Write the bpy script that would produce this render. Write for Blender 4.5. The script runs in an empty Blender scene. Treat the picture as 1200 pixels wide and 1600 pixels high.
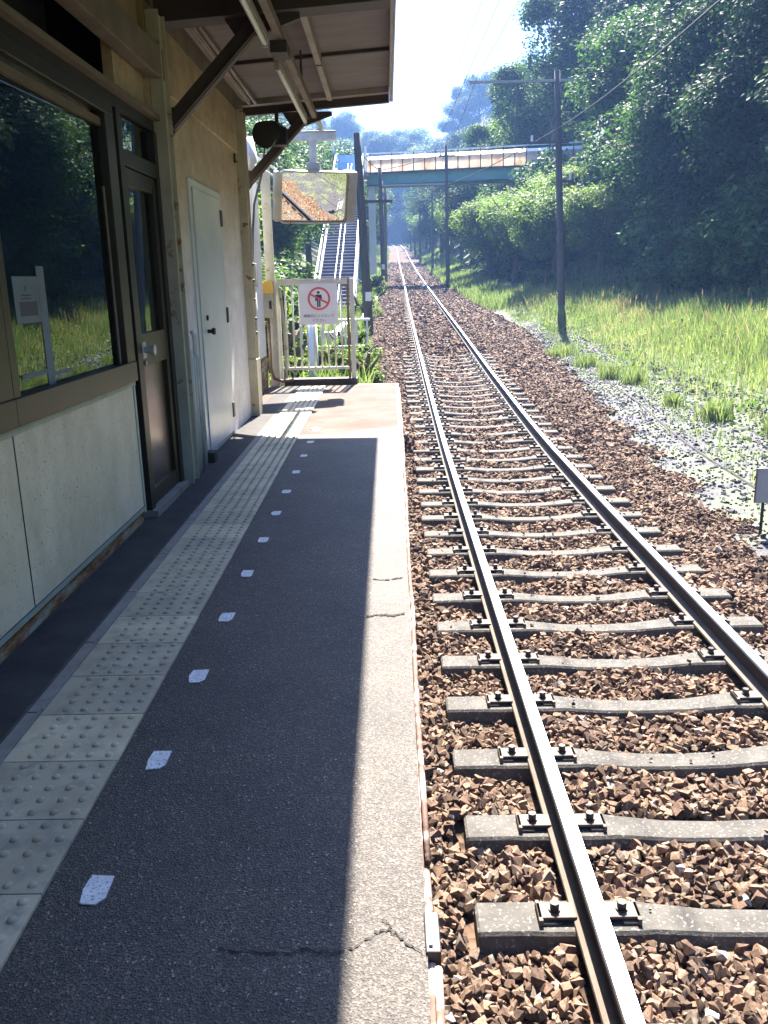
import bpy, bmesh, math, random
import numpy as np
from mathutils import Vector, Matrix
random.seed(7); RNG = np.random.default_rng(11)
D = bpy.data; S = bpy.context.scene; COL = S.collection
# ------------------------------------------------------------------ camera
f_px = 1360.0; CAMH = 1.41; roll = 0.02
def cam_matrix():
    u = Vector(((605-600)/f_px, -(440-800)/f_px, -1.0)).normalized()
    up = Vector((-math.sin(roll), math.cos(roll), 0)); up = (up - up.dot(u)*u).normalized()
    rt = u.cross(up)
    # rows of M map camera axes -> world
    return Matrix(((rt.x, rt.y, rt.z), (u.x, u.y, u.z), (up.x, up.y, up.z)))
cam = D.cameras.new('camera'); co = D.objects.new('camera', cam); COL.objects.link(co)
co.matrix_world = Matrix.Translation((0, 0, CAMH)) @ cam_matrix().to_4x4()
cam.sensor_fit = 'VERTICAL'; cam.sensor_height = 24.0; cam.lens = 24.0*f_px/1600.0
cam.clip_start = 0.05; cam.clip_end = 2000
S.camera = co
# ------------------------------------------------------------------ light
SUNV = Vector((0.065, 0.70, 1.0)).normalized()
EL = math.asin(SUNV.z); AZ = math.atan2(SUNV.x, SUNV.y)
W = D.worlds.new('World'); S.world = W; W.use_nodes = True
nt = W.node_tree; nt.nodes.clear()
sky = nt.nodes.new('ShaderNodeTexSky'); sky.sky_type = 'NISHITA'; sky.sun_disc = False
sky.sun_elevation = EL; sky.sun_rotation = AZ; sky.air_density = 1.4; sky.dust_density = 4.0; sky.ozone_density = 2.5
bg = nt.nodes.new('ShaderNodeBackground'); bg.inputs[1].default_value = 0.052
wo = nt.nodes.new('ShaderNodeOutputWorld')
tm = nt.nodes.new('ShaderNodeMix'); tm.data_type = 'RGBA'; tm.blend_type = 'MULTIPLY'; tm.inputs[0].default_value = 1.0
tm.inputs[7].default_value = (0.53, 0.70, 1.10, 1); nt.links.new(sky.outputs[0], tm.inputs[6]); nt.links.new(tm.outputs[2], bg.inputs[0]); nt.links.new(bg.outputs[0], wo.inputs[0])
sl = D.lights.new('sun', 'SUN'); sl.energy = 5.0; sl.angle = math.radians(0.55); sl.color = (1.0, 0.92, 0.81)
so = D.objects.new('sun', sl); COL.objects.link(so); so.rotation_euler = SUNV.to_track_quat('Z', 'Y').to_euler()
so.location = (0, 0, 30)
S.view_settings.view_transform = 'Standard'; S.view_settings.look = 'None'
S.view_settings.exposure = 3.0; S.view_settings.gamma = 1.0; S.view_settings.use_curve_mapping = False
S.cycles.use_denoising = True
S.cycles.max_bounces = 8; S.cycles.transparent_max_bounces = 12
S.cycles.caustics_reflective = False; S.cycles.caustics_refractive = False

# ------------------------------------------------------------------ materials
MATS = {}
def node(nt, t, **kw):
    n = nt.nodes.new(t)
    for k, v in kw.items(): setattr(n, k, v)
    return n
def newmat(name):
    m = D.materials.new(name); m.use_nodes = True; MATS[name] = m
    n = m.node_tree; b = n.nodes['Principled BSDF']
    return m, n, b
def ramp(n, fac, stops):
    r = n.nodes.new('ShaderNodeValToRGB'); e = r.color_ramp.elements
    while len(e) > 1: e.remove(e[-1])
    e[0].position = stops[0][0]; e[0].color = (*stops[0][1], 1)
    for p, c in stops[1:]:
        x = e.new(p); x.color = (*c, 1)
    n.links.new(fac, r.inputs[0]); return r.outputs[0]
def coords(n, scale=(1, 1, 1)):
    g = n.nodes.new('ShaderNodeNewGeometry'); mp = n.nodes.new('ShaderNodeMapping')
    mp.inputs['Scale'].default_value = scale
    n.links.new(g.outputs['Position'], mp.inputs[0]); return mp.outputs[0]
def noise(n, vec, scale, detail=4, rough=0.6):
    t = n.nodes.new('ShaderNodeTexNoise'); t.inputs['Scale'].default_value = scale
    t.inputs['Detail'].default_value = detail; t.inputs['Roughness'].default_value = rough
    n.links.new(vec, t.inputs['Vector']); return t.outputs['Fac']
def mix(n, fac, a, b, mode='MIX'):
    m = n.nodes.new('ShaderNodeMix'); m.data_type = 'RGBA'; m.blend_type = mode
    for sock, v in ((m.inputs[0], fac), (m.inputs[6], a), (m.inputs[7], b)):
        if isinstance(v, (int, float)): sock.default_value = v
        elif isinstance(v, tuple): sock.default_value = (*v, 1)
        else: n.links.new(v, sock)
    return m.outputs[2]
def bump(n, b, h, strength=0.4, dist=0.01):
    bp = n.nodes.new('ShaderNodeBump'); bp.inputs['Strength'].default_value = strength
    bp.inputs['Distance'].default_value = dist
    n.links.new(h, bp.inputs['Height']); n.links.new(bp.outputs[0], b.inputs['Normal'])
def surf(name, c1, c2, scale=6, rough=0.7, metal=0.0, stretch=(1, 1, 1), bs=0.2, bscale=60, spots=None, detail=5):
    m, n, b = newmat(name); v = coords(n, stretch)
    c = ramp(n, noise(n, v, scale, detail), [(0.3, c1), (0.7, c2)])
    if spots:
        sc, lo, hi, colr = spots
        f = ramp(n, noise(n, coords(n), sc, 3), [(lo, (0, 0, 0)), (hi, (1, 1, 1))])
        c = mix(n, f, c, colr)
    n.links.new(c, b.inputs['Base Color'])
    b.inputs['Roughness'].default_value = rough; b.inputs['Metallic'].default_value = metal
    if bs: bump(n, b, noise(n, coords(n), bscale, 3), bs, 0.004)
    return m
# asphalt with coarse aggregate
m, n, b = newmat('asphalt'); v = coords(n)
vo = node(n, 'ShaderNodeTexVoronoi'); vo.inputs['Scale'].default_value = 210; n.links.new(v, vo.inputs['Vector'])
gr = ramp(n, vo.outputs['Color'], [(0.1, (0.034, 0.03, 0.028)), (0.5, (0.058, 0.051, 0.046)), (0.86, (0.115, 0.099, 0.083)), (0.98, (0.38, 0.33, 0.28))])
blot = ramp(n, noise(n, v, 1.6, 7, 0.75), [(0.3, (0.62, 0.63, 0.65)), (0.5, (0.95, 0.94, 0.93)), (0.7, (1.25, 1.2, 1.12))])
n.links.new(mix(n, 1.0, gr, blot, 'MULTIPLY'), b.inputs['Base Color']); b.inputs['Roughness'].default_value = 0.72
b.inputs['Specular IOR Level'].default_value = 0.5
bump(n, b, vo.outputs['Distance'], 0.6, 0.006)
m, n, b = newmat('pale_slab'); v = coords(n)
c = ramp(n, noise(n, v, 2.2, 7, 0.7), [(0.3, (0.08, 0.058, 0.048)), (0.5, (0.105, 0.08, 0.068)), (0.7, (0.135, 0.105, 0.092))])
c = mix(n, 1.0, c, ramp(n, noise(n, v, 120, 2), [(0.3, (0.8, 0.8, 0.8)), (0.7, (1.1, 1.1, 1.1))]), 'MULTIPLY')
n.links.new(c, b.inputs['Base Color']); b.inputs['Roughness'].default_value = 0.9; b.inputs['Specular IOR Level'].default_value = 0.15; bump(n, b, noise(n, v, 140, 2), 0.4, 0.004)
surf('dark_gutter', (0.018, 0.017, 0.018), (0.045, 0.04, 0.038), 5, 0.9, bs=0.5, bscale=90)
m = surf('tile', (0.38, 0.33, 0.225), (0.56, 0.49, 0.34), 5, 0.7, bs=0.15, bscale=150, spots=(14, 0.52, 0.8, (0.25, 0.235, 0.2)))
n = m.node_tree; b = n.nodes['Principled BSDF']; v = coords(n); sx = node(n, 'ShaderNodeSeparateXYZ'); n.links.new(v, sx.inputs[0])
a1 = node(n, 'ShaderNodeMath', operation='ADD'); a1.inputs[1].default_value = -1.775+.3*60; n.links.new(sx.outputs[1], a1.inputs[0])
a2 = node(n, 'ShaderNodeMath', operation='DIVIDE'); a2.inputs[1].default_value = .3; n.links.new(a1.outputs[0], a2.inputs[0])
a3 = node(n, 'ShaderNodeMath', operation='FLOOR'); n.links.new(a2.outputs[0], a3.inputs[0])
wn = node(n, 'ShaderNodeTexWhiteNoise'); wn.noise_dimensions = '1D'; n.links.new(a3.outputs[0], wn.inputs['W'])
old = b.inputs['Base Color'].links[0].from_socket
n.links.new(mix(n, 1.0, old, ramp(n, wn.outputs['Value'], [(0, (0.8, 0.8, 0.82)), (1, (1.12, 1.1, 1.05))]), 'MULTIPLY'), b.inputs['Base Color'])
surf('joint', (0.04, 0.04, 0.04), (0.08, 0.075, 0.07), 20, 0.9)
surf('kerb_grey', (0.17, 0.16, 0.14), (0.28, 0.26, 0.23), 8, 0.85, bs=0.4)
surf('paint_white', (0.55, 0.55, 0.56), (0.78, 0.78, 0.78), 30, 0.7, bs=0.3, spots=(150, 0.55, 0.66, (0.14, 0.14, 0.14)))
surf('dark_line', (0.015, 0.013, 0.012), (0.03, 0.025, 0.02), 20, 1.0)
surf('concrete', (0.26, 0.25, 0.225), (0.42, 0.40, 0.36), 4, 0.85, bs=0.4, bscale=40, spots=(3, 0.55, 0.8, (0.2, 0.18, 0.15)))
surf('pale_concrete', (0.5, 0.48, 0.44), (0.7, 0.68, 0.63), 4, 0.85, bs=0.4, bscale=40)
surf('sleeper', (0.034, 0.031, 0.027), (0.082, 0.075, 0.064), 9, 0.9, bs=0.8, bscale=90, spots=(60, 0.58, 0.68, (0.19, 0.185, 0.175)), detail=9)
surf('clip', (0.06, 0.046, 0.035), (0.115, 0.088, 0.064), 14, 0.7, bs=0.3)
surf('bolt', (0.02, 0.02, 0.022), (0.05, 0.045, 0.045), 20, 0.5, 0.6)
surf('rail_side', (0.022, 0.017, 0.017), (0.05, 0.036, 0.03), 10, 0.75, 0.2, bs=0.3)
surf('rail_foot', (0.075, 0.057, 0.042), (0.13, 0.10, 0.075), 9, 0.8, bs=0.3)
m, n, b = newmat('rail_top'); v = coords(n, (60, 0.5, 1))
n.links.new(ramp(n, noise(n, v, 3, 3), [(0.3, (0.5, 0.56, 0.68)), (0.7, (0.74, 0.82, 0.96))]), b.inputs['Base Color'])
b.inputs['Metallic'].default_value = 1; b.inputs['Roughness'].default_value = 0.3
surf('rust_edge', (0.09, 0.045, 0.032), (0.17, 0.10, 0.075), 18, 0.8, bs=0.5, spots=(9, 0.5, 0.62, (0.45, 0.36, 0.33)))
def attr_mat(name, stops, rough=0.8, gloss=0.3, transl=0.0, extra=0.0):
    m, n, b = newmat(name)
    a = node(n, 'ShaderNodeAttribute', attribute_name='rnd')
    c = ramp(n, a.outputs['Fac'], stops)
    if extra:
        c = mix(n, 1.0, c, ramp(n, noise(n, coords(n), 90, 3), [(0.3, (1-extra,)*3), (0.7, (1+extra*.6,)*3)]), 'MULTIPLY')
    n.links.new(c, b.inputs['Base Color']); b.inputs['Roughness'].default_value = rough
    b.inputs['Specular IOR Level'].default_value = gloss
    if transl:
        t = node(n, 'ShaderNodeBsdfTranslucent'); mx = node(n, 'ShaderNodeMixShader'); mx.inputs[0].default_value = transl
        n.links.new(mix(n, 1.0, c, (1.35, 1.5, 0.85), 'MULTIPLY'), t.inputs[0])
        n.links.new(b.outputs[0], mx.inputs[1]); n.links.new(t.outputs[0], mx.inputs[2])
        n.links.new(mx.outputs[0], n.nodes['Material Output'].inputs[0])
    return m
attr_mat('stone', [(0, (0.028, 0.02, 0.016)), (0.22, (0.085, 0.053, 0.036)), (0.4, (0.15, 0.095, 0.063)), (0.5, (0.125, 0.095, 0.073)), (0.6, (0.18, 0.115, 0.077)), (0.8, (0.23, 0.155, 0.106)), (0.88, (0.18, 0.145, 0.115)), (0.97, (0.29, 0.215, 0.15)), (1, (0.38, 0.36, 0.33))], 0.88, 0.2, extra=0.5)
attr_mat('path_stone', [(0, (0.04, 0.04, 0.046)), (0.6, (0.065, 0.065, 0.072)), (1, (0.17, 0.165, 0.165))], 0.85, 0.25, extra=0.2)
attr_mat('leaf_green', [(0, (0.024, 0.055, 0.016)), (0.5, (0.048, 0.10, 0.026)), (1, (0.09, 0.155, 0.038))], 0.55, 0.16, 0.38)
attr_mat('leaf_dark', [(0, (0.014, 0.034, 0.016)), (0.5, (0.028, 0.06, 0.024)), (1, (0.052, 0.098, 0.032))], 0.6, 0.1, 0.25)
attr_mat('leaf_light', [(0, (0.045, 0.09, 0.018)), (0.5, (0.10, 0.155, 0.032)), (1, (0.165, 0.22, 0.055))], 0.55, 0.2, 0.52)
attr_mat('grass_blade', [(0, (0.07, 0.12, 0.04)), (0.35, (0.145, 0.195, 0.075)), (0.65, (0.24, 0.265, 0.135)), (0.82, (0.28, 0.25, 0.165)), (1, (0.33, 0.28, 0.21))], 0.6, 0.3, 0.4)
attr_mat('seed_head', [(0, (0.2, 0.13, 0.08)), (1, (0.30, 0.22, 0.15))], 0.8, 0.2, 0.3)
surf('bark', (0.06, 0.048, 0.038), (0.13, 0.105, 0.08), 8, 0.9, stretch=(3, 3, .5), bs=0.7, bscale=30)
m, n, b = newmat('terrain'); v = coords(n)
c = ramp(n, noise(n, v, 1.2, 7, 0.7), [(0.25, (0.035, 0.045, 0.02)), (0.5, (0.06, 0.085, 0.028)), (0.75, (0.10, 0.095, 0.05))])
n.links.new(c, b.inputs['Base Color']); b.inputs['Roughness'].default_value = 0.95; bump(n, b, noise(n, v, 12, 5), 0.6, 0.06)
m, n, b = newmat('ballast_bed'); v = coords(n)
vo = node(n, 'ShaderNodeTexVoronoi'); vo.inputs['Scale'].default_value = 19; n.links.new(v, vo.inputs['Vector'])
c = ramp(n, vo.outputs['Color'], [(0.1, (0.02, 0.013, 0.009)), (0.5, (0.06, 0.036, 0.023)), (0.9, (0.12, 0.075, 0.047))])  # bed darker than the stones, gap shadow put into the colour
n.links.new(c, b.inputs['Base Color']); b.inputs['Roughness'].default_value = 0.9; bump(n, b, vo.outputs['Distance'], 1.0, 0.03)
b.inputs['Specular IOR Level'].default_value = 0.2
m, n, b = newmat('gravel_path'); v = coords(n)
vo = node(n, 'ShaderNodeTexVoronoi'); vo.inputs['Scale'].default_value = 48; n.links.new(v, vo.inputs['Vector'])
c = ramp(n, vo.outputs['Color'], [(0.1, (0.03, 0.031, 0.037)), (0.55, (0.047, 0.048, 0.056)), (0.9, (0.075, 0.075, 0.083))])
f = ramp(n, noise(n, v, 1.5, 6, 0.7), [(0.46, (0, 0, 0)), (0.6, (1, 1, 1))])
c = mix(n, f, c, mix(n, noise(n, v, 30, 3), (0.06, 0.10, 0.03), (0.13, 0.15, 0.08))); n.links.new(c, b.inputs['Base Color']); b.inputs['Roughness'].default_value = 0.9
bump(n, b, vo.outputs['Distance'], 0.7, 0.012)
surf('bronze', (0.026, 0.020, 0.012), (0.045, 0.034, 0.021), 3, 0.4, 0.35, bs=0)
surf('bronze_dark', (0.018, 0.014, 0.012), (0.03, 0.024, 0.02), 3, 0.45, 0.3, bs=0)
m, n, b = newmat('door_panel'); v = coords(n)
n.links.new(ramp(n, noise(n, v, 4, 4), [(0.3, (0.075, 0.05, 0.04)), (0.7, (0.11, 0.075, 0.058))]), b.inputs['Base Color'])
b.inputs['Roughness'].default_value = 0.22; b.inputs['Metallic'].default_value = 0.5
m, n, b = newmat('wall_panel'); v = coords(n)
c = ramp(n, noise(n, v, 2.5, 6, 0.65), [(0.3, (0.66, 0.56, 0.40)), (0.7, (0.86, 0.75, 0.57))])
f = ramp(n, noise(n, v, 75, 2), [(0.655, (0, 0, 0)), (0.71, (1, 1, 1))])
c = mix(n, f, c, (0.16, 0.15, 0.12))
f = ramp(n, noise(n, v, 55, 2), [(0.70, (0, 0, 0)), (0.74, (1, 1, 1))])
c = mix(n, f, c, (0.75, 0.75, 0.7)); c = mix(n, 1.0, c, ramp(n, noise(n, coords(n, (1, 1.6, .9)), 2.4, 7, .75), [(0.3, (0.84, 0.82, 0.77)), (0.6, (1.03, 1.03, 1.03))]), 'MULTIPLY'); n.links.new(c, b.inputs['Base Color']); b.inputs['Roughness'].default_value = 0.55
surf('trim_green', (0.30, 0.34, 0.29), (0.42, 0.46, 0.39), 6, 0.5, bs=0.1)
m, n, b = newmat('rust_base'); v = coords(n)
f = noise(n, coords(n, (1, 1, 4)), 5, 6, 0.7)
c = ramp(n, f, [(0.38, (0.38, 0.38, 0.32)), (0.5, (0.30, 0.17, 0.07)), (0.62, (0.13, 0.05, 0.02)), (0.75, (0.05, 0.03, 0.02))])
n.links.new(c, b.inputs['Base Color']); b.inputs['Roughness'].default_value = 0.9; bump(n, b, noise(n, v, 60), 0.5)
# plywood side wall: water stains plus warm bounce light painted into the upper half
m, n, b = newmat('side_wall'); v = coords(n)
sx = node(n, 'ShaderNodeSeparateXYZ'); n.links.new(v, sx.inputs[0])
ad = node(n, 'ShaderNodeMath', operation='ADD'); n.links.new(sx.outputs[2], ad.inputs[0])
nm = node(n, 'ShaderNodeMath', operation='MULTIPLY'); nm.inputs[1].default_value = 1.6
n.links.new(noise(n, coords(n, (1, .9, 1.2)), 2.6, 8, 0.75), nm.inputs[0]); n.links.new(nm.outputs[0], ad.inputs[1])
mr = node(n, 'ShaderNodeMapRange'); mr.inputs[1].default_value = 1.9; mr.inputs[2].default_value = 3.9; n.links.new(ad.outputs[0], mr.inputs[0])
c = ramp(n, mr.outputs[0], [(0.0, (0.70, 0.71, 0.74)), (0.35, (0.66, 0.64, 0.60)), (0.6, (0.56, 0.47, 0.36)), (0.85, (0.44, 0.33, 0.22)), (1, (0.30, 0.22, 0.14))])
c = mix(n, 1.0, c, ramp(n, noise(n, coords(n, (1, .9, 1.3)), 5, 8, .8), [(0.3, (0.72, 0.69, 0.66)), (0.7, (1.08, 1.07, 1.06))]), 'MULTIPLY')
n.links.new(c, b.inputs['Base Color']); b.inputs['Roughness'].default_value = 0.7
surf('door_white', (0.50, 0.54, 0.56), (0.62, 0.65, 0.66), 2, 0.35, bs=0)
surf('steel_cream', (0.34, 0.32, 0.24), (0.48, 0.45, 0.35), 5, 0.6, bs=0.15, spots=(9, 0.62, 0.7, (0.2, 0.09, 0.04)))
surf('steel_brown', (0.11, 0.085, 0.065), (0.2, 0.155, 0.115), 5, 0.65, bs=0.15)
surf('beam_dark', (0.035, 0.028, 0.025), (0.065, 0.05, 0.045), 5, 0.7, bs=0.15)
surf('soffit', (0.115, 0.098, 0.098), (0.165, 0.145, 0.145), 2.5, 0.75, bs=0.1, stretch=(1, 3, 1))
surf('fascia', (0.2, 0.17, 0.155), (0.3, 0.265, 0.245), 4, 0.6, bs=0.1)
surf('roof_metal', (0.2, 0.25, 0.38), (0.27, 0.33, 0.48), 4, 0.5, 0.2, bs=0)
surf('black_plastic', (0.008, 0.008, 0.01), (0.02, 0.02, 0.022), 6, 0.5, bs=0.2)
surf('tube_white', (0.7, 0.72, 0.72), (0.8, 0.8, 0.8), 6, 0.35, bs=0)
surf('gate_paint', (0.50, 0.50, 0.44), (0.64, 0.63, 0.56), 6, 0.5, bs=0.1, spots=(12, 0.66, 0.74, (0.3, 0.2, 0.12)))
surf('galv', (0.42, 0.43, 0.43), (0.6, 0.61, 0.61), 12, 0.45, 0.4, bs=0.1)
surf('grey_paint', (0.30, 0.30, 0.29), (0.42, 0.42, 0.4), 8, 0.6, bs=0.1)
surf('yellow_paint', (0.7, 0.42, 0.06), (0.8, 0.52, 0.1), 8, 0.5, bs=0)
surf('brown_wood', (0.13, 0.08, 0.05), (0.24, 0.15, 0.09), 10, 0.7)
surf('blue_cable', (0.05, 0.065, 0.11), (0.08, 0.1, 0.16), 10, 0.5, bs=0)
surf('sign_white', (0.66, 0.66, 0.70), (0.74, 0.74, 0.78), 4, 0.5, bs=0)
surf('sign_red', (0.55, 0.08, 0.09), (0.62, 0.11, 0.12), 6, 0.5, bs=0)
surf('sign_dark', (0.02, 0.02, 0.05), (0.04, 0.04, 0.08), 6, 0.5, bs=0)
surf('sign_back', (0.33, 0.34, 0.36), (0.42, 0.43, 0.44), 4, 0.55, bs=0)
surf('pole_wood', (0.06, 0.056, 0.058), (0.12, 0.11, 0.11), 5, 0.85, stretch=(4, 4, .4), bs=0.5)
surf('pole_moss', (0.07, 0.12, 0.03), (0.12, 0.17, 0.05), 9, 0.9)
surf('wire', (0.02, 0.02, 0.022), (0.03, 0.03, 0.03), 5, 0.6, bs=0)
surf('bridge_green', (0.12, 0.30, 0.25), (0.18, 0.38, 0.31), 1.5, 0.6, bs=0.1)
surf('bridge_panel', (0.55, 0.42, 0.30), (0.86, 0.82, 0.74), 1.8, 0.75, stretch=(1, 1, .5), bs=0, detail=7)
surf('bridge_white', (0.72, 0.72, 0.7), (0.82, 0.82, 0.8), 2, 0.6, bs=0)
surf('bridge_dark', (0.05, 0.045, 0.04), (0.09, 0.08, 0.07), 2, 0.7, bs=0)
surf('stair_tread', (0.42, 0.42, 0.44), (0.6, 0.6, 0.62), 2, 0.6, bs=0)
surf('stair_riser', (0.06, 0.07, 0.13), (0.09, 0.1, 0.17), 2, 0.8, bs=0)
surf('blue_panel', (0.15, 0.33, 0.6), (0.25, 0.45, 0.72), 2, 0.5, bs=0)
surf('notice_white', (0.15, 0.19, 0.21), (0.22, 0.26, 0.29), 4, 0.8, bs=0)
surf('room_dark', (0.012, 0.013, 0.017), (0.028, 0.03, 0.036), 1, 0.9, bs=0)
m, n, b = newmat('mirror_glass'); b.inputs['Base Color'].default_value = (0.9, 0.88, 0.84, 1); b.inputs['Metallic'].default_value = 1; b.inputs['Roughness'].default_value = 0.015
m, n, b = newmat('window_glass'); n.nodes.remove(b)
tr = node(n, 'ShaderNodeBsdfTransparent'); tr.inputs[0].default_value = (0.55, 0.6, 0.6, 1)
gl = node(n, 'ShaderNodeBsdfGlossy'); gl.inputs['Roughness'].default_value = 0.0; gl.inputs[0].default_value = (0.72, 0.8, 0.74, 1)
fr = node(n, 'ShaderNodeFresnel'); fr.inputs[0].default_value = 1.9
mx = node(n, 'ShaderNodeMixShader'); n.links.new(fr.outputs[0], mx.inputs[0]); n.links.new(tr.outputs[0], mx.inputs[1]); n.links.new(gl.outputs[0], mx.inputs[2])
n.links.new(mx.outputs[0], n.nodes['Material Output'].inputs[0])
m = MATS['bridge_panel']; n = m.node_tree; b = n.nodes['Principled BSDF']; tl = node(n, 'ShaderNodeBsdfTranslucent'); mx = node(n, 'ShaderNodeMixShader'); mx.inputs[0].default_value = .55
n.links.new(b.inputs['Base Color'].links[0].from_socket, tl.inputs[0]); n.links.new(b.outputs[0], mx.inputs[1]); n.links.new(tl.outputs[0], mx.inputs[2]); n.links.new(mx.outputs[0], n.nodes['Material Output'].inputs[0])

# ------------------------------------------------------------------ mesh helpers
def tag(o, label=None, cat=None, group=None, kind=None):
    if label: o['label'] = label
    if cat: o['category'] = cat
    if group: o['group'] = group
    if kind: o['kind'] = kind
    return o
def empty(name, loc, label=None, cat=None, group=None):
    o = D.objects.new(name, None); COL.objects.link(o); o.location = loc; o.empty_display_size = .2
    return tag(o, label, cat, group)
def np_mesh(name, V, F, mat, parent=None, attr=None, smooth=False, size=None):
    """V (n,3) world; F (m,k) int; optional per-vertex attr"""
    me = D.meshes.new(name); V = np.asarray(V, np.float32); F = np.asarray(F, np.int32)
    if parent is not None: V = V - np.array(parent.matrix_basis.translation, np.float32)
    k = F.shape[1]
    me.vertices.add(len(V)); me.vertices.foreach_set('co', V.ravel())
    me.loops.add(F.size); me.loops.foreach_set('vertex_index', F.ravel())
    me.polygons.add(len(F)); me.polygons.foreach_set('loop_start', np.arange(0, F.size, k, dtype=np.int32))
    me.update(calc_edges=True)
    if attr is not None:
        a = me.attributes.new('rnd', 'FLOAT', 'POINT'); a.data.foreach_set('value', np.asarray(attr, np.float32))
    me.polygons.foreach_set('use_smooth', np.full(len(F), smooth))
    me.materials.append(MATS[mat])
    o = D.objects.new(name, me); COL.objects.link(o)
    if parent is not None: o.parent = parent
    return o
class MB:
    def __init__(s): s.v = []; s.f = []; s.mi = []; s.m = 0
    def add(s, vs, fs):
        b = len(s.v); s.v += [tuple(p) for p in vs]; s.f += [tuple(b+i for i in q) for q in fs]; s.mi += [s.m]*len(fs); return s
    def box(s, x0, x1, y0, y1, z0, z1):
        return s.add([(x0,y0,z0),(x1,y0,z0),(x1,y1,z0),(x0,y1,z0),(x0,y0,z1),(x1,y0,z1),(x1,y1,z1),(x0,y1,z1)],
                     [(0,3,2,1),(4,5,6,7),(0,1,5,4),(1,2,6,5),(2,3,7,6),(3,0,4,7)])
    def bar(s, a, b, w, h, up=(0,0,1)):
        a = Vector(a); b = Vector(b); d = (b-a).normalized(); up = Vector(up)
        if abs(d.dot(up)) > .99: up = Vector((0,1,0))
        r = d.cross(up).normalized(); u = r.cross(d)
        vs = []
        for p in (a, b):
            for sx, sz in ((-1,-1),(1,-1),(1,1),(-1,1)): vs.append(p + r*sx*w/2 + u*sz*h/2)
        return s.add(vs, [(0,3,2,1),(4,5,6,7),(0,1,5,4),(1,2,6,5),(2,3,7,6),(3,0,4,7)])
    def tube(s, pts, r, n=10, r2=None):
        pts = [Vector(p) for p in pts]; N = len(pts); vs = []; fs = []
        for i, p in enumerate(pts):
            d = (pts[min(i+1, N-1)] - pts[max(i-1, 0)]).normalized()
            up = Vector((0,0,1)) if abs(d.z) < .95 else Vector((1,0,0))
            a = d.cross(up).normalized(); c = a.cross(d)
            rr = r if r2 is None else r + (r2-r)*i/(N-1)
            for k in range(n):
                t = 2*math.pi*k/n; vs.append(p + a*math.cos(t)*rr + c*math.sin(t)*rr)
        for i in range(N-1):
            for k in range(n): fs.append((i*n+k, i*n+(k+1)%n, (i+1)*n+(k+1)%n, (i+1)*n+k))
        fs.append(tuple(range(n))[::-1]); fs.append(tuple((N-1)*n+k for k in range(n)))
        return s.add(vs, fs)
    def prism(s, poly, z0, z1):   # poly in xy
        n = len(poly)
        return s.add([(x,y,z0) for x,y in poly]+[(x,y,z1) for x,y in poly],
                     [tuple(range(n))[::-1], tuple(range(n,2*n))]+[(i,(i+1)%n,n+(i+1)%n,n+i) for i in range(n)])
    def xzprism(s, poly, y0, y1): # poly in xz
        n = len(poly)
        return s.add([(x,y0,z) for x,z in poly]+[(x,y1,z) for x,z in poly],
                     [tuple(range(n)), tuple(range(n,2*n))[::-1]]+[(i,n+i,n+(i+1)%n,(i+1)%n) for i in range(n)])
    def shear(s, fn):
        s.v = [fn(*p) for p in s.v]; return s
    def build(s, name, mat, parent=None, bevel=0, smooth=False, world=True):
        me = D.meshes.new(name)
        L = Vector((0,0,0))
        if parent is not None and world:
            L = parent.matrix_basis.translation.copy()
            p = parent
            while p.parent is not None: p = p.parent; L += p.matrix_basis.translation
        me.from_pydata([tuple(Vector(v)-L) for v in s.v], [], s.f)
        bm = bmesh.new(); bm.from_mesh(me); bmesh.ops.recalc_face_normals(bm, faces=bm.faces); bm.to_mesh(me); bm.free()
        mats = mat if isinstance(mat, (list, tuple)) else [mat]
        for q in mats: me.materials.append(MATS[q])
        if len(mats) > 1: me.polygons.foreach_set('material_index', s.mi)
        if smooth: me.polygons.foreach_set('use_smooth', [True]*len(me.polygons))
        o = D.objects.new(name, me); COL.objects.link(o)
        if parent is not None: o.parent = parent
        if bevel:
            md = o.modifiers.new('bevel', 'BEVEL'); md.width = bevel; md.segments = 2; md.limit_method = 'ANGLE'
        return o
def copy_tree(o, parent=None):
    c = o.copy(); COL.objects.link(c)
    if parent is not None: c.parent = parent
    for ch in list(o.children): copy_tree(ch, c)
    return c

# ------------------------------------------------------------------ profiles of the line
TY = [-60, 2.01, 12, 15, 19, 23.5, 27, 36, 42, 52, 62.5, 72, 85, 113, 164, 199, 240]
TZ = [-.92, -.92, -.92, -.85, -.67, -.42, -.22, .14, .38, .75, 1.12, 1.55, 2.25, 3.85, 6.9, 9.2, 10.5]
CX = [1.32, 1.50, 1.545, 1.55, 1.56, 1.58, 1.60, 1.65, 1.72, 1.84, 1.97, 2.05, 2.1, 2.25, 2.62, 2.2, -6]
_yy = np.arange(-60, 260, .5)
def sm(y, v, w):
    t = np.interp(_yy, y, v); k = np.ones(w)/w
    return np.convolve(np.pad(t, w//2, mode='edge'), k, mode='valid')[:len(_yy)]
_zt = sm(TY, TZ, 9); _k = np.ones(21)/21
_zs = np.convolve(np.pad(_zt, 10, mode='edge'), _k, mode='valid'); _zs = np.convolve(np.pad(_zs, 10, mode='edge'), _k, mode='valid')
_w = np.clip((_yy-10)/8, 0, 1); _zt = _zt*(1-_w)+_zs*_w; _xc = sm(TY, CX, 31)
def zt(y): return np.interp(y, _yy, _zt)
def xc(y): return np.interp(y, _yy, _xc)
def path_in(y):   # foot of the ballast on the right
    return np.interp(y, [-60, 8, 11.6, 21, 38, 50, 62, 80, 300], [3.45, 3.48, 3.72, 4.5, 6.0, 4.6, 4.2, 4.3, 5.0])
def path_out(y): return np.interp(y, [-60, 13, 22, 35, 45, 60, 300], [5.7, 5.8, 6.3, 7.3, 5.4, 4.4, 5.2])
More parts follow.
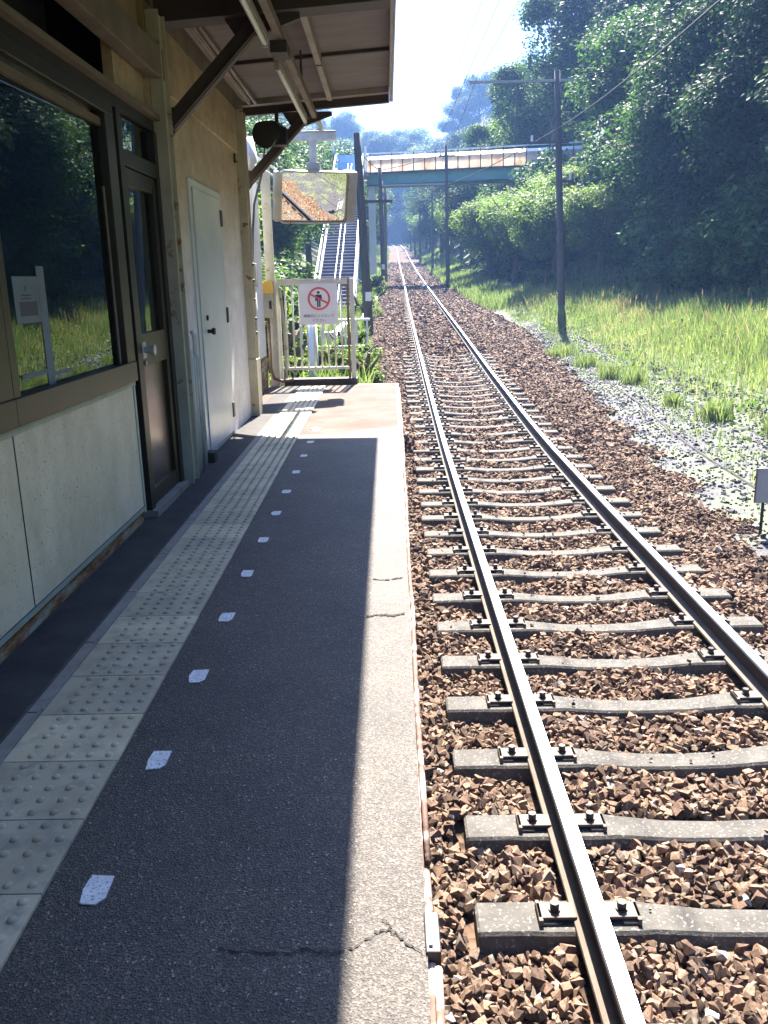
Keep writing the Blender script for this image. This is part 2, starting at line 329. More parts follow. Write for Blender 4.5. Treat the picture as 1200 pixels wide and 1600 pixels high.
def foot(y): return np.interp(y, [-60, 25, 40, 52, 62, 80, 120, 220], [11.8, 11.8, 10.4, 8.2, 6.4, 5.8, 5.6, 6.5])
def gr(y): # ground level right
    return np.interp(y, [-60, 12, 38, 50, 60, 85, 113, 164, 200, 230], [-1.12, -1.12, -.85, .3, .92, 2.05, 3.6, 6.6, 8.9, 9.6])
def left_edge(y): return np.interp(y, [12, 20, 31, 45, 60, 80, 200, 260], [-.25, -.5, -.75, -.6, -.7, -.4, -.2, -8])
def gleft(y): return np.interp(y, [-60, 13, 20, 31, 45, 60, 85, 113, 164, 200, 230], [-.5, -.45, -.5, -.45, .1, .75, 2.0, 3.5, 6.5, 8.8, 9.6])
def hash2(x, y): return np.sin(x*1.7+y*.9)*.5+np.sin(x*.53-y*1.31+2)*.5
def ground(x, y):
    x = np.asarray(x, float); y = np.asarray(y, float)
    Z = zt(y); X = xc(y); bed = Z-.215
    sh = X+1.75
    pin = path_in(y); g = gr(y)
    t = np.clip((x-sh)/np.maximum(pin-sh, .2), 0, 1); r = bed*(1-t)+g*t
    po = path_out(y); ft = np.maximum(foot(y), po+.3)
    r = np.where(x > po, g+.26*np.minimum(x-po, ft-po)+.05*hash2(x, y)*np.clip(x-po, 0, 1), r)
    r = np.where(x > ft, r+np.minimum((x-ft)*.62, 13+.04*np.maximum(x-ft, 0)), r)
    le = left_edge(y); gl = gleft(y)
    t = np.clip((x-le)/.8, 0, 1)
    l = gl*(1-t)+bed*t
    fl = np.interp(y, [-60, 40, 64, 75, 110, 230], [-8.5, -7.5, -6.5, -5, -4.2, -12])
    l = np.where(x < fl, gl+np.minimum((fl-x)*.5, 12), l)
    res = np.where(x > X, r, np.where(x > le+.8, bed, l))
    # under the platform keep the ground low
    res = np.where((y < 12.9) & (x < .35), np.minimum(res, -1.13), res)
    res = np.where((y < 12.9) & (x >= .35) & (x < X), bed, res)
    end = np.clip(y-218, 0, 60)
    res = res + end*.42
    return res

# ------------------------------------------------------------------ terrain sheets
def sheet(name, xs_fn, ys, mat, dz=0.0, kind='structure', jit=0):
    V = []; nx = None
    for y in ys:
        xs = xs_fn(y); nx = len(xs)
        z = ground(xs, np.full(nx, y))+dz
        if name == 'ground': z = z-.16*((xs > (-.3 if y < 13 else left_edge(y)+.3)) & (xs < path_in(y)-.1) & (y < 214))-.06*((xs >= path_in(y)-.1) & (xs < path_out(y)) & (y < 45))
        V.append(np.stack([xs, np.full(nx, y), z], 1))
    V = np.concatenate(V); ny = len(ys)
    i = np.arange(ny-1)[:, None]*nx+np.arange(nx-1)[None]
    F = np.stack([i, i+1, i+nx+1, i+nx], -1).reshape(-1, 4)
    o = np_mesh(name, V, F, mat, smooth=True); o['kind'] = kind; return o
ysA = np.concatenate([np.arange(-45, 12.8, 1.0), [12.85, 12.95], np.arange(13.5, 60, .75), np.arange(60, 320, 3.0), [400, 700]])
def txs(y):
    a = np.concatenate([-np.geomspace(2, 170, 34)[::-1]-.5, np.linspace(-2, 14, 70), 14+np.geomspace(.6, 170, 34)])
    return a
sheet('ground', txs, ysA, 'terrain', dz=-.03)
def bxs(y):
    l = .02 if y < 12.9 else left_edge(y)-.1
    return np.linspace(l, path_in(y)+.15, 26)
ysB = np.concatenate([np.arange(-44, 12.8, .8), [12.89, 12.91], np.arange(13.2, 215, .8)])
sheet('ballast_bed', bxs, ysB, 'ballast_bed', dz=-.038)
def pxs(y): return np.linspace(path_in(y)-.1, path_out(y)+.25+.12*math.sin(y*1.3), 14)
sheet('gravel_path', pxs, np.arange(-44, 46, .8), 'gravel_path', dz=.0)

# ------------------------------------------------------------------ stones
def base_stones(k, seed, flat=.62):
    rs = random.Random(seed); out = []
    for i_ in range(k):
        bm = bmesh.new()
        e_ = (rs.uniform(.42, .62), rs.uniform(.34, .5), rs.uniform(.26, .42)) if i_ >= 0 else None
        for i in range(15):
            v = Vector((rs.gauss(0,1), rs.gauss(0,1), rs.gauss(0,1))).normalized()*rs.uniform(.85, 1.15)
            v = Vector((max(-e_[0], min(e_[0], v.x)), max(-e_[1], min(e_[1], v.y*.9)), max(-e_[2], min(e_[2], v.z*.75))))
            bm.verts.new(v)
        r = bmesh.ops.convex_hull(bm, input=bm.verts)
        dead = [g for g in r['geom_interior'] if isinstance(g, bmesh.types.BMVert)]
        if dead: bmesh.ops.delete(bm, geom=dead, context='VERTS')
        bmesh.ops.triangulate(bm, faces=bm.faces); bm.verts.index_update()
        out.append((np.array([v.co[:] for v in bm.verts]), np.array([[v.index for v in f.verts] for f in bm.faces])))
        bm.free()
    return out
SHAPES = base_stones(14, 5)
def rotmats(n, tilt):
    a = RNG.uniform(0, 2*np.pi, n); b = RNG.normal(0, tilt, n); c = RNG.normal(0, tilt, n)
    ca, sa, cb, sb, cc, sc = np.cos(a), np.sin(a), np.cos(b), np.sin(b), np.cos(c), np.sin(c)
    Rz = np.zeros((n,3,3)); Rz[:,0,0]=ca; Rz[:,0,1]=-sa; Rz[:,1,0]=sa; Rz[:,1,1]=ca; Rz[:,2,2]=1
    Rx = np.zeros((n,3,3)); Rx[:,0,0]=1; Rx[:,1,1]=cb; Rx[:,1,2]=-sb; Rx[:,2,1]=sb; Rx[:,2,2]=cb
    Ry = np.zeros((n,3,3)); Ry[:,1,1]=1; Ry[:,0,0]=cc; Ry[:,0,2]=sc; Ry[:,2,0]=-sc; Ry[:,2,2]=cc
    return np.einsum('nij,njk,nkl->nil', Rz, Rx, Ry)
def scatter_stones(P, size, tilt=.6):
    Vs = []; Fs = []; A = []; base = 0
    which = RNG.integers(0, len(SHAPES), len(P))
    for k, (sv, sf) in enumerate(SHAPES):
        idx = np.where(which == k)[0]
        if not len(idx): continue
        R = rotmats(len(idx), tilt)
        v = np.einsum('nij,vj->nvi', R, sv)*size[idx][:, None, None]+P[idx][:, None, :]
        Vs.append(v.reshape(-1, 3)); nv = len(sv)
        Fs.append((sf[None]+(np.arange(len(idx))*nv)[:, None, None]).reshape(-1, 3)+base)
        A.append(np.repeat(np.clip(RNG.beta(2, 2.2, len(idx))+(RNG.random(len(idx)) < .012)*.6, 0, 1), nv)); base += nv*len(idx)
    return np.concatenate(Vs), np.concatenate(Fs), np.concatenate(A)
SLEEP_Y0 = 2.98; SLEEP_D = .618; SLW = .097
def sleeper_dist(y): return np.abs((y-SLEEP_Y0+SLEEP_D/2) % SLEEP_D-SLEEP_D/2)
def ballast_pts(y0, y1, step, lo, hi):
    xs = np.arange(-1.2, 7, step); ys = np.arange(y0, y1, step)
    X, Y = np.meshgrid(xs, ys); X = X.ravel()+RNG.uniform(-.5, .5, X.size)*step; Y = Y.ravel()+RNG.uniform(-.5, .5, Y.size)*step
    left = np.where(Y < 12.9, .07, left_edge(Y)); ok = (X > left) & (X < path_in(Y)+.12*np.sin(Y*3.1)+RNG.normal(0, .07, X.size))
    X = X[ok]; Y = Y[ok]; c = xc(Y)
    on = (np.abs(X-c) < 1.24) & (sleeper_dist(Y) < SLW+.012)
    rail = np.minimum(np.abs(X-c+.75), np.abs(X-c-.75)) < .1
    ok = ~on & ~rail; X = X[ok]; Y = Y[ok]; c = c[ok]
    Z = ground(X, Y); dip = np.where(np.abs(X-c) < 1.25, -.012, .004)
    wav = .018*np.sin(X*7+Y*3)+.014*np.sin(Y*11-X*5)
    Z = Z+dip+wav+RNG.uniform(-.03, .02, len(X))
    return np.stack([X, Y, Z], 1), lo+(hi-lo)*RNG.random(len(X))**1.5
parts = [ballast_pts(1.2, 6.5, .0235, .02, .058), ballast_pts(6.5, 12, .031, .034, .062), ballast_pts(12, 20, .045, .05, .08), ballast_pts(20, 34, .07, .075, .11), ballast_pts(34, 60, .12, .12, .17), ballast_pts(60, 112, .2, .2, .28)]
P = np.concatenate([p[0] for p in parts]); Z = np.concatenate([p[1] for p in parts])
ns = 420; ks = RNG.integers(0, 60, ns); Ys = SLEEP_Y0+SLEEP_D*(ks-3)+RNG.uniform(-.08, .08, ns); Xs = xc(Ys)+RNG.uniform(-1.18, 1.18, ns)
ok_ = np.abs(np.abs(Xs-xc(Ys))-.75) > .23; Xs = Xs[ok_]; Ys = Ys[ok_]; zs_ = zt(Ys)-.165-.033*np.clip(1-np.abs(Xs-xc(Ys))/.45, 0, 1)
P = np.concatenate([P, np.stack([Xs, Ys, zs_+.004], 1)]); Z = np.concatenate([Z, RNG.uniform(.008, .028, len(Xs))])
V, F, A = scatter_stones(P, Z, 1.1)
tag(np_mesh('ballast_stones', V, F, 'stone', attr=A), 'reddish brown angular crushed stone ballast filling the track bed', 'ballast', kind='stuff')
n_ = 16000
Y = RNG.uniform(2, 40, n_)**1.0; X = path_in(Y)+RNG.random(n_)*(path_out(Y)+.9-path_in(Y))
P = np.stack([X, Y, ground(X, Y)+.006], 1)
V, F, A = scatter_stones(P, RNG.uniform(.014, .045, n_)*np.where(RNG.random(n_) < .04, 2.0, 1), .4)
tag(np_mesh('path_pebbles', V, F, 'path_stone', attr=A), 'pale grey pebbles strewn over the trackside gravel path', 'pebbles', kind='stuff')

ORD = ['first', 'second', 'third', 'fourth', 'fifth', 'sixth', 'seventh', 'eighth', 'ninth', 'tenth', 'eleventh', 'twelfth', 'thirteenth', 'fourteenth', 'fifteenth', 'sixteenth', 'seventeenth', 'eighteenth', 'nineteenth', 'twentieth']
# ------------------------------------------------------------------ sleepers and rails
def make_sleeper():
    root = empty('concrete_sleeper', (0, 0, 0), 'grey concrete sleeper with dished middle bedded in brown ballast under the rails', 'sleeper', 'concrete sleepers under the track')
    # profile along x: high under rails, dished middle
    xs = [-1.2, -1.19, -.98, -.93, -.56, -.5, -.25, 0, .25, .5, .56, .93, .98, 1.19, 1.2]
    zs = [-.012, 0, 0, .0, .0, -.004, -.03, -.036, -.03, -.004, 0, .0, 0, 0, -.012]
    ws = [.088, .095, .095, .1, .1, .088, .078, .075, .078, .088, .1, .1, .095, .095, .088]
    b = MB(); vs = []; fs = []
    for x, z, w in zip(xs, zs, ws):
        vs += [(x, -w-.03, z-.17), (x, -w, z-.012), (x, -w+.012, z), (x, w-.012, z), (x, w, z-.012), (x, w+.03, z-.17)]
    for i in range(len(xs)-1):
        for k in range(5): fs.append((i*6+k, i*6+k+1, (i+1)*6+k+1, (i+1)*6+k))
    fs.append(tuple(range(6))); fs.append(tuple((len(xs)-1)*6+k for k in range(6)))
    b.add(vs, fs); b.build('sleeper_body', 'sleeper', root)
    for rx in (-.75, .75):
        for s in (-1, 1):
            p = MB(); x0 = rx+s*.05; x1 = rx+s*.205; xa, xb = min(x0, x1), max(x0, x1)
            p.box(min(x1, x1-s*.018), max(x1, x1-s*.018), -.062, .062, .0, .03)
            p.box(xa, xb, -.045, .045, .016, .03)
            p.box(min(rx+s*.13, x1), max(rx+s*.13, x1), -.058, .058, .0, .012)
            cp = p.build('fastening_plate', 'clip', root, bevel=.004)
            q = MB(); bx = rx+s*.135
            q.tube([(bx, 0, .03), (bx, 0, .038)], .024, 12); q.tube([(bx, 0, .038), (bx, 0, .066)], .0195, 6)
            q.build('bolt', 'bolt', cp)
    return root
proto = make_sleeper(); first = True
far_mesh = None
ylist = [SLEEP_Y0+SLEEP_D*i for i in range(-4, 138)]
body_mesh = proto.children[0].data
for i, y in enumerate(ylist):
    if y < 24:
        o = proto if first else copy_tree(proto); first = False
    else:
        o = D.objects.new('concrete_sleeper', body_mesh); COL.objects.link(o)
        tag(o, 'distant grey concrete sleeper bedded in ballast under the rails', 'sleeper', 'concrete sleepers under the track')
    if 4 <= i < 24: o['label'] = 'grey concrete sleeper, %s counted from the bottom edge of the frame' % ORD[i-4]
    dzdy = float(zt(y+1)-zt(y-1))/2
    o.location = (float(xc(y))+random.uniform(-.008, .008), y+random.uniform(-.006, .006), float(zt(y))-.165+random.uniform(-.003, .0))
    o.rotation_euler = (math.atan(dzdy), 0, -math.atan(float(xc(y+1)-xc(y-1))/2)+random.uniform(-.004, .004))
def rail(name, off, label):
    # profile (x, z from top), clockwise
    prof = [(-.03, -.0), (.03, 0), (.035, -.012), (.034, -.036), (.010, -.05), (.008, -.125), (.062, -.15), (.064, -.163), (-.064, -.163), (-.062, -.15), (-.008, -.125), (-.010, -.05), (-.034, -.036), (-.035, -.012)]
    ys = np.concatenate([np.arange(-30, 12, 3), np.arange(12, 214, .75)]); k = len(prof); b = MB(); vs = []
    for y in ys:
        x = float(xc(y))+off; z = float(zt(y))
        vs += [(x+px_, y, z+pz) for px_, pz in prof]
    fs = []; mi = []
    for i in range(len(ys)-1):
        for j in range(k):
            fs.append((i*k+j, i*k+(j+1) % k, (i+1)*k+(j+1) % k, (i+1)*k+j))
            mi.append(0 if j in (0, 1, 13) else (2 if j in (5, 6, 8, 9) else 1))
    b.add(vs, fs); b.mi = mi
    o = b.build(name, ['rail_top', 'rail_side', 'rail_foot'])
    return tag(o, label, 'rail')
rail('running_rail', -.75, 'left steel rail with bright worn top, the one nearer the platform')
rail('running_rail', .75, 'right steel rail with bright worn top, the one farther from the platform')

# ------------------------------------------------------------------ platform
PE = [(1.0, .055), (4.0, .072), (8.0, .105), (12.45, .125)]
def pe(y): return float(np.interp(y, [-20, 1, 4, 8, 12.45], [.055, .055, .072, .105, .125]))
b = MB(); poly = [(-9, -20), (.055, -20)]+[(x, y) for y, x in PE if y < 8.4]+[(pe(8.3), 8.3), (-9, 8.3)]
b.prism(poly, -1.3, 0).build('platform', 'asphalt')['kind'] = 'structure'
b = MB(); b.prism([(-9, 8.3), (pe(8.3), 8.3), (pe(12.45), 12.45), (-9, 12.45)], -1.3, 0.0).build('platform_end', 'pale_slab')['kind'] = 'structure'
b = MB(); b.prism([(pe(8.3)-.03, 8.3), (pe(8.3)+.004, 8.3), (pe(12.45)+.004, 12.48), (-.45, 12.48), (-.45, 12.43), (pe(12.45)-.03, 12.43)], -.05, .006)
tag(b.build('coping_edge', 'pale_concrete'), 'pale raised coping along the far corner of the platform', 'kerb')
# conduit on the platform edge, with joint
b = MB(); ys = np.arange(-3, 12.3, .35)
b.tube([(pe(y)+.018+random.uniform(-.004, .004), y, -.012+random.uniform(-.004, .004)) for y in ys if y < 1.62], .009, 8)
b.tube([(pe(y)+.012+random.uniform(-.004, .004), y, -.010+random.uniform(-.004, .004)) for y in ys if y > 1.62], .009, 8)
b.tube([(pe(y)+.006+random.uniform(-.003, .003), y, -.03+random.uniform(-.004, .004)) for y in ys], .011, 8)
root = empty('edge_cable', (.06, 1.6, -.02), 'rusty reddish cable pipe clipped along the platform edge', 'cable pipe')
b.build('pipe', 'rust_edge', root, smooth=True)
q = MB(); q.box(pe(1.6)-.004, pe(1.6)+.03, 1.575, 1.70, -.03, .008); q.build('joint_cover', 'bolt', root, bevel=.003)
q = MB(); q.box(pe(1.6)+.004, pe(1.6)+.012, 1.59, 1.68, .008, .014); q.build('joint_strip', 'pale_concrete', root)
# dark strip beside the building
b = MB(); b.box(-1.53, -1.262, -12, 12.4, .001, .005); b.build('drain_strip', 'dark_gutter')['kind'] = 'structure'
# painted squares
pr = None
for i in range(-1, 12):
    y = 1.80+.59*(i)+(.0 if i < 8 else .06*(i-7)); r = random.Random(i+40)
    def j(): return r.uniform(-.004, .004)
    mb = MB(); x0, x1 = -.765, -.705
    mb.prism([(x0+j()+.008, y-.052+j()), (x1-.01+j(), y-.052+j()), (x1+j(), y-.03), (x1+j(), y+.05+j()), (x0+.006+j(), y+.05+j()), (x0+j(), y+.0)], .0015, .005)
    pl = {-1: 'worn white painted square at the very bottom edge below the frame', 11: 'small white painted square at the bright far end of the asphalt'}.get(i, 'worn white painted square on the dark asphalt, %s from the bottom of the photo' % ORD[max(0, i)])
    tag(mb.build('painted_square', 'paint_white'), pl, 'platform mark', 'white squares painted along the platform')
# tactile paving
tp = empty('tactile_paving', (-1.03, 5, 0), 'pale tactile paving strip of studded tiles running along the platform', 'tactile paving')
base = MB(); dots = MB(); TX0, TX1 = -1.205, -.852
y = -2.1+.5; ty = 1.775-.3*13; rows = []
while ty < 12.1: rows.append(ty); ty += .3
for ty in rows:
    dx = -.0035*max(0, ty-3)-.003
    base.box(TX0+dx, TX1+dx, ty+.002, ty+.298, .002, .014)
base.build('tile_strip', 'tile', tp, bevel=.0015)
MB().box(TX0-.06, TX1-.0, -2.2, 12.1, .001, .006).shear(lambda x, y, z: (x-.0035*max(0, y-3)-.003, y, z)).build('tile_joints', 'joint', tp)
Vd = []; Fd = []; nb = 0; ring = 10; prof = [(.0125, 0), (.0115, .0045), (.0075, .0075)]
for ty in rows:
    if ty < .2: continue
    for a in range(5):
        for c in range(5):
            cx_ = TX1-.003-.0035*max(0, ty-3)-.033-.06*a; cy = ty+.03+.06*c
            for rr, hh in prof:
                for k in range(ring):
                    t = 2*math.pi*k/ring; Vd.append((cx_+rr*math.cos(t), cy+rr*math.sin(t), .014+hh))
            Vd.append((cx_, cy, .0222))
            for p in range(2):
                for k in range(ring): Fd.append((nb+p*ring+k, nb+p*ring+(k+1) % ring, nb+(p+1)*ring+(k+1) % ring, nb+(p+1)*ring+k))
            for k in range(ring): Fd.append((nb+2*ring+k, nb+2*ring+(k+1) % ring, nb+3*ring, nb+3*ring))
            nb += 3*ring+1
me = MB(); me.v = Vd; me.f = [f if f[2] != f[3] else f[:3] for f in Fd]; me.mi = [0]*len(Fd); me.build('studs', 'tile', tp, smooth=True)
kb = MB(); ty = -2.1
while ty < 8.2:
    L = .6; sh = -.0035*max(0, ty-3)
    kb.box(-1.218+sh, -1.207+sh, ty+.004, ty+L-.004, .004, .022); kb.box(-1.262+sh, -1.220+sh, ty+.004, ty+L-.004, .004, .012); ty += L
kb.build('kerb_border', 'kerb_grey', tp, bevel=.002)
# cracks and dark cross lines
def dark_line(pts, w, z=.0035):
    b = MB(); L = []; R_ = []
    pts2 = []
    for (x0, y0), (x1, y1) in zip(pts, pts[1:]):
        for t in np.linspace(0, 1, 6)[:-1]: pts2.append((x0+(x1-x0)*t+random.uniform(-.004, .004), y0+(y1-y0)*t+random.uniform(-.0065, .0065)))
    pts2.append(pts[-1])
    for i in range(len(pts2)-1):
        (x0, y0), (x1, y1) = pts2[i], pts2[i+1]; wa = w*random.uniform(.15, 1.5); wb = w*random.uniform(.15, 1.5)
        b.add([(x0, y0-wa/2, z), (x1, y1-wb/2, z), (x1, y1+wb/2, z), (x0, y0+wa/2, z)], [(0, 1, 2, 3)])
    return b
b = dark_line([(.05, 1.585), (.02, 1.60), (-.01, 1.64), (-.03, 1.65), (-.06, 1.64), (-.10, 1.60), (-.14, 1.585), (-.2, 1.59), (-.3, 1.585), (-.4, 1.6)], .0055)
b2 = dark_line([(-.01, 1.64), (-.03, 1.675), (-.045, 1.68)], .005); b.add(b2.v, b2.f)
b2 = dark_line([(.045, 3.58), (0, 3.55), (-.06, 3.57), (-.12, 3.55)], .018); b.add(b2.v, b2.f)  # short wide dark line across the platform edge
b2 = dark_line([(.05, 4.06), (0, 4.03), (-.05, 4.02), (-.1, 4.04)], .02); b.add(b2.v, b2.f)  # second short dark line across the edge, a little farther on
b2 = dark_line([(.09, 6.3), (-.1, 6.28), (-.4, 6.3), (-.7, 6.25)], .006); b.add(b2.v, b2.f)
b2 = dark_line([(.0, 9.9), (-.3, 9.95), (-.5, 10.5)], .008); b.add(b2.v, b2.f)
b.build('platform_cracks_lines', 'dark_line')['kind'] = 'structure'
b = MB(); b.prism([(pe(8.3)-.02, 8.25), (pe(8.7)-.02, 8.62), (-.2, 8.5), (-.42, 8.34), (-.42, 8.14), (-.1, 8.14)], .001, .006)
tag(b.build('white_ramp_strip', 'pale_concrete'), 'white painted band across the platform by the sunlit far end', 'platform mark')
b = MB(); b.tube([(-.745, 8.63, .001), (-.745, 8.63, .008)], .055, 14)
tag(b.build('cover_plate', 'pale_concrete'), 'small round pale cover plate set in the sunlit platform end', 'cover plate')
b = MB(); b.box(-1.5, -.45, 12.52, 12.75, -.3, .085); tag(b.build('concrete_footing', 'beam_dark', bevel=.01), 'dark low concrete footing block under the railing at the platform end', 'footing')

# ------------------------------------------------------------------ station building
WX = -1.53
B = empty('station_building', (-1.53, 5, 0), 'station building with brown framed windows, glazed door and stained wooden side wall', 'building')
b = MB(); b.box(-1.63, WX, -17, 5.2, .1, .84); b.build('lower_wall', 'wall_panel', B)
b = MB(); b.box(-1.62, WX-.012, -17, 5.22, 0, .1); b.build('wall_base', 'rust_base', B)
b = MB(); b.box(WX+.0, WX+.006, -6, 5.25, .84, .868); b.box(WX+.0, WX+.006, 5.2, 5.235, .06, .838); b.box(WX, WX+.005, -6, 5.198, .075, .105); b.build('wall_trim', 'trim_green', B)
b = MB()
for y in (3.48, 1.73, -.02, -1.8): b.box(WX+.0005, WX+.003, y-.003, y+.003, .106, .838)
b.box(WX+.0061, WX+.0075, -6, 5.2, .103, .107); b.build('panel_joint', 'joint', B)
def window(y0, y1):
    fr = MB(); fr.box(WX-.05, WX+.025, y0, y1, .87, .985); fr.box(WX-.05, WX+.02, y0, y1, 2.33, 2.40)
    fr.box(WX-.05, WX+.02, y0, y0+.07, .985, 2.33); fr.box(WX-.05, WX+.02, y1-.16, y1, .985, 2.33)
    w = fr.build('window', 'bronze', B, bevel=.004)
    g = MB(); g.box(WX-.03, WX-.024, y0+.07, y1-.16, .985, 2.33); g.build('pane', 'window_glass', w)
    g = MB(); g.box(WX-.024, WX-.004, y0+.07, y1-.16, 2.26, 2.30); g.build('blind_rail', 'steel_brown', w)
    g = MB(); g.box(WX-.022, WX-.016, y1-.185, y1-.16, .985, 1.95); g.build('sealing_strip', 'kerb_grey', w)
    return w
for y0, y1 in ((3.5, 5.25), (1.75, 3.5), (0, 1.75), (-1.75, 0), (-3.5, -1.75), (-5.25, -3.5)): window(y0, y1)
b = MB(); b.box(WX-.05, WX+.0, -6, 6.3, 2.402, 2.47); b.build('window_head', 'bronze_dark', B)
b = MB(); b.box(WX-.01, WX+.045, -6, 6.34, 2.472, 2.505); b.build('head_flashing', 'steel_brown', B)
b = MB(); b.box(WX-.45, WX-.40, -6, 5.55, 2.51, 3.2); b.build('recess_wall', 'room_dark', B)
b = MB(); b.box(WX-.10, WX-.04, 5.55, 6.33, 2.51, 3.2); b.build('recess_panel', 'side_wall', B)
b = MB(); b.box(WX-.02, WX+.08, -6, 6.33, 2.73, 2.92); b.build('eaves_beam', 'steel_brown', B, bevel=.004)
# glazed door with transom
dr = MB(); dr.box(WX-.05, WX+.02, 5.31, 5.40, .04, 2.395); dr.box(WX-.05, WX+.02, 6.13, 6.21, .04, 2.395); dr.box(WX-.05, WX+.018, 5.40, 6.13, 2.10, 2.19)
dr.build('door_frame', 'bronze_dark', B, bevel=.003)
d = MB(); y0, y1 = 5.405, 6.125
d.box(WX-.045, WX+.005, y0, y0+.075, .05, 2.095); d.box(WX-.045, WX+.005, y1-.075, y1, .05, 2.095)
d.box(WX-.045, WX+.004, y0+.075, y1-.075, .93, 1.13); d.box(WX-.045, WX+.004, y0+.075, y1-.075, 2.0, 2.095); d.box(WX-.045, WX+.004, y0+.075, y1-.075, .05, .15)
door = d.build('door', 'bronze', B, bevel=.003)
g = MB(); g.box(WX-.03, WX-.025, y0+.075, y1-.075, 1.13, 2.0); g.build('door_glass', 'window_glass', door)
g = MB(); g.box(WX-.03, WX-.02, y0+.075, y1-.075, .15, .93); g.build('door_panel', 'door_panel', door)
g = MB(); g.tube([(WX+.004, 5.50, 1.03), (WX+.055, 5.50, 1.03)], .02, 14); g.tube([(WX+.055, 5.50, 1.03), (WX+.075, 5.50, 1.03)], .033, 16); g.box(WX+.004, WX+.010, 5.46, 5.54, .98, 1.08)
g.tube([(WX+.004, 5.50, .95), (WX+.016, 5.50, .95)], .016, 12); g.build('door_handle', 'galv', door)
g = MB(); g.box(WX-.03, WX-.025, 5.405, 6.125, 2.195, 2.39); g.build('transom_glass', 'window_glass', B)
b = MB(); b.box(WX-.05, WX+.06, 5.3, 6.35, -.0, .045); b.build('door_step', 'kerb_grey', B)
# column, side wall
def column(y0, y1, base=.0, mat='steel_cream', top=3.14, x=WX+.085):
    c = MB(); c.box(WX-.0, x, y0, y0+.012, base, top); c.box(WX, x, y1-.012, y1, base, top); c.box(x-.035, x-.025, y0+.012, y1-.012, base, top)
    return c.build('column', mat, B)
column(6.24, 6.42)
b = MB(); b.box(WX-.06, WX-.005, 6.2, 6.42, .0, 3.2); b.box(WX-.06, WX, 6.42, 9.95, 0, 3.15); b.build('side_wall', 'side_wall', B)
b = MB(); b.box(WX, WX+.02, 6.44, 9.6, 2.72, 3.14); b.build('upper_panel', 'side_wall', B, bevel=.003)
for k, (yy, h, r) in enumerate(((6.53, .98, .028), (6.64, .92, .022), (6.75, 1.08, .016), (6.86, .9, .013))):
    c = MB(); c.tube([(WX+.05, yy, .0), (WX+.05, yy, h-.04), (WX+.03, yy, h)], r, 12); c.build('drain_pipe', 'door_white' if k != 2 else 'galv', B, smooth=True)
b = MB(); b.box(WX+.01, WX+.09, 7.0, 7.13, .0, .09); b.build('footing_block', 'dark_gutter', B, bevel=.01)
b = MB(); b.box(WX, WX+.012, 7.12, 7.22, .03, 2.22); b.box(WX, WX+.012, 8.38, 8.45, .03, 2.22); b.box(WX, WX+.012, 7.22, 8.38, 2.165, 2.22); b.build('store_door_frame', 'door_white', B)
b = MB(); b.box(WX+.001, WX+.022, 7.226, 8.374, .05, 2.16); sd = b.build('store_door', 'door_white', B, bevel=.003)
for z in (.25, 1.14, 2.0):
    b = MB(); b.box(WX+.012, WX+.032, 8.33, 8.41, z-.07, z+.07); b.build('hinge', 'black_plastic', sd, bevel=.003)
b = MB(); b.tube([(WX+.022, 7.42, 1.04), (WX+.06, 7.42, 1.04)], .016, 12); b.tube([(WX+.06, 7.42, 1.04), (WX+.085, 7.42, 1.04)], .028, 14); b.build('door_knob', 'bolt', sd)
b = MB(); b.tube([(WX+.022, 7.42, 1.15), (WX+.036, 7.42, 1.15)], .022, 12); b.build('lock', 'bolt', sd)
column(9.6, 9.82)
for z in (.9, 1.05, 1.25, 1.45, 1.62):
    b = MB(); b.tube([(WX+.085, 9.71, z), (WX+.10, 9.71, z)], .016, 8); b.build('column_bolt', 'bolt', B)
b = MB(); b.box(WX+.0, WX+.092, 9.58, 9.84, .0, .62); b.build('column_shoe', 'steel_cream', B)
b = MB(); b.tube([(WX+.03, 9.45, 2.62), (WX+.03, 9.3, 2.60), (WX+.03, 9.3, 2.68)], .01, 8); b.build('wall_hook', 'bolt', B)
# rooms behind
b = MB(); b.box(-1.62, -1.56, -17, -6.1, .845, 3.2); b.build('rear_wall', 'side_wall', B)  # unseen wall stretch, extended with the roof to cut sky light
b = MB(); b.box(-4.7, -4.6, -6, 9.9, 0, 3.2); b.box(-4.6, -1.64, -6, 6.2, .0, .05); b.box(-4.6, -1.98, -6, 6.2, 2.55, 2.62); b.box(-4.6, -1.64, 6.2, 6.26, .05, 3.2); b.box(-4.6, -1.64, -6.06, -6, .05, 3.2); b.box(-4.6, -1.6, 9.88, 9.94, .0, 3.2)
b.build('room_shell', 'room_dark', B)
# notice and strips set on the pane, standing in for shapes seen in the glass
r_ = empty('notice_sheet', (-1.55, 3.9, .99), 'white notice sheet with a white strip set on the window pane for shapes seen in the glass', 'notice')
b = MB(); b.box(-1.5535, -1.5515, 3.72, 3.985, 1.27, 1.465); b.build('sheet', 'notice_white', r_)
b = MB(); b.box(-1.5535, -1.551, 3.987, 4.07, .985, 1.51); b.build('upright_strip', 'notice_white', r_)
b = MB(); b.box(-1.5535, -1.551, 3.70, 3.985, 1.04, 1.06); b.box(-1.5535, -1.551, 4.072, 4.30, 1.02, 1.035); b.build('cross_strip', 'notice_white', r_)
b = MB(); b.box(-1.5513, -1.5509, 3.765, 3.955, 1.30, 1.36); b.build('dark_picture', 'sign_dark', r_)
b = MB(); b.box(-1.5513, -1.5509, 3.79, 3.90, 1.37, 1.376); b.box(-1.5513, -1.5509, 3.79, 3.90, 1.383, 1.39); b.box(-1.5513, -1.5509, 3.835, 3.85, 1.405, 1.425); b.build('printing', 'sign_dark', r_)

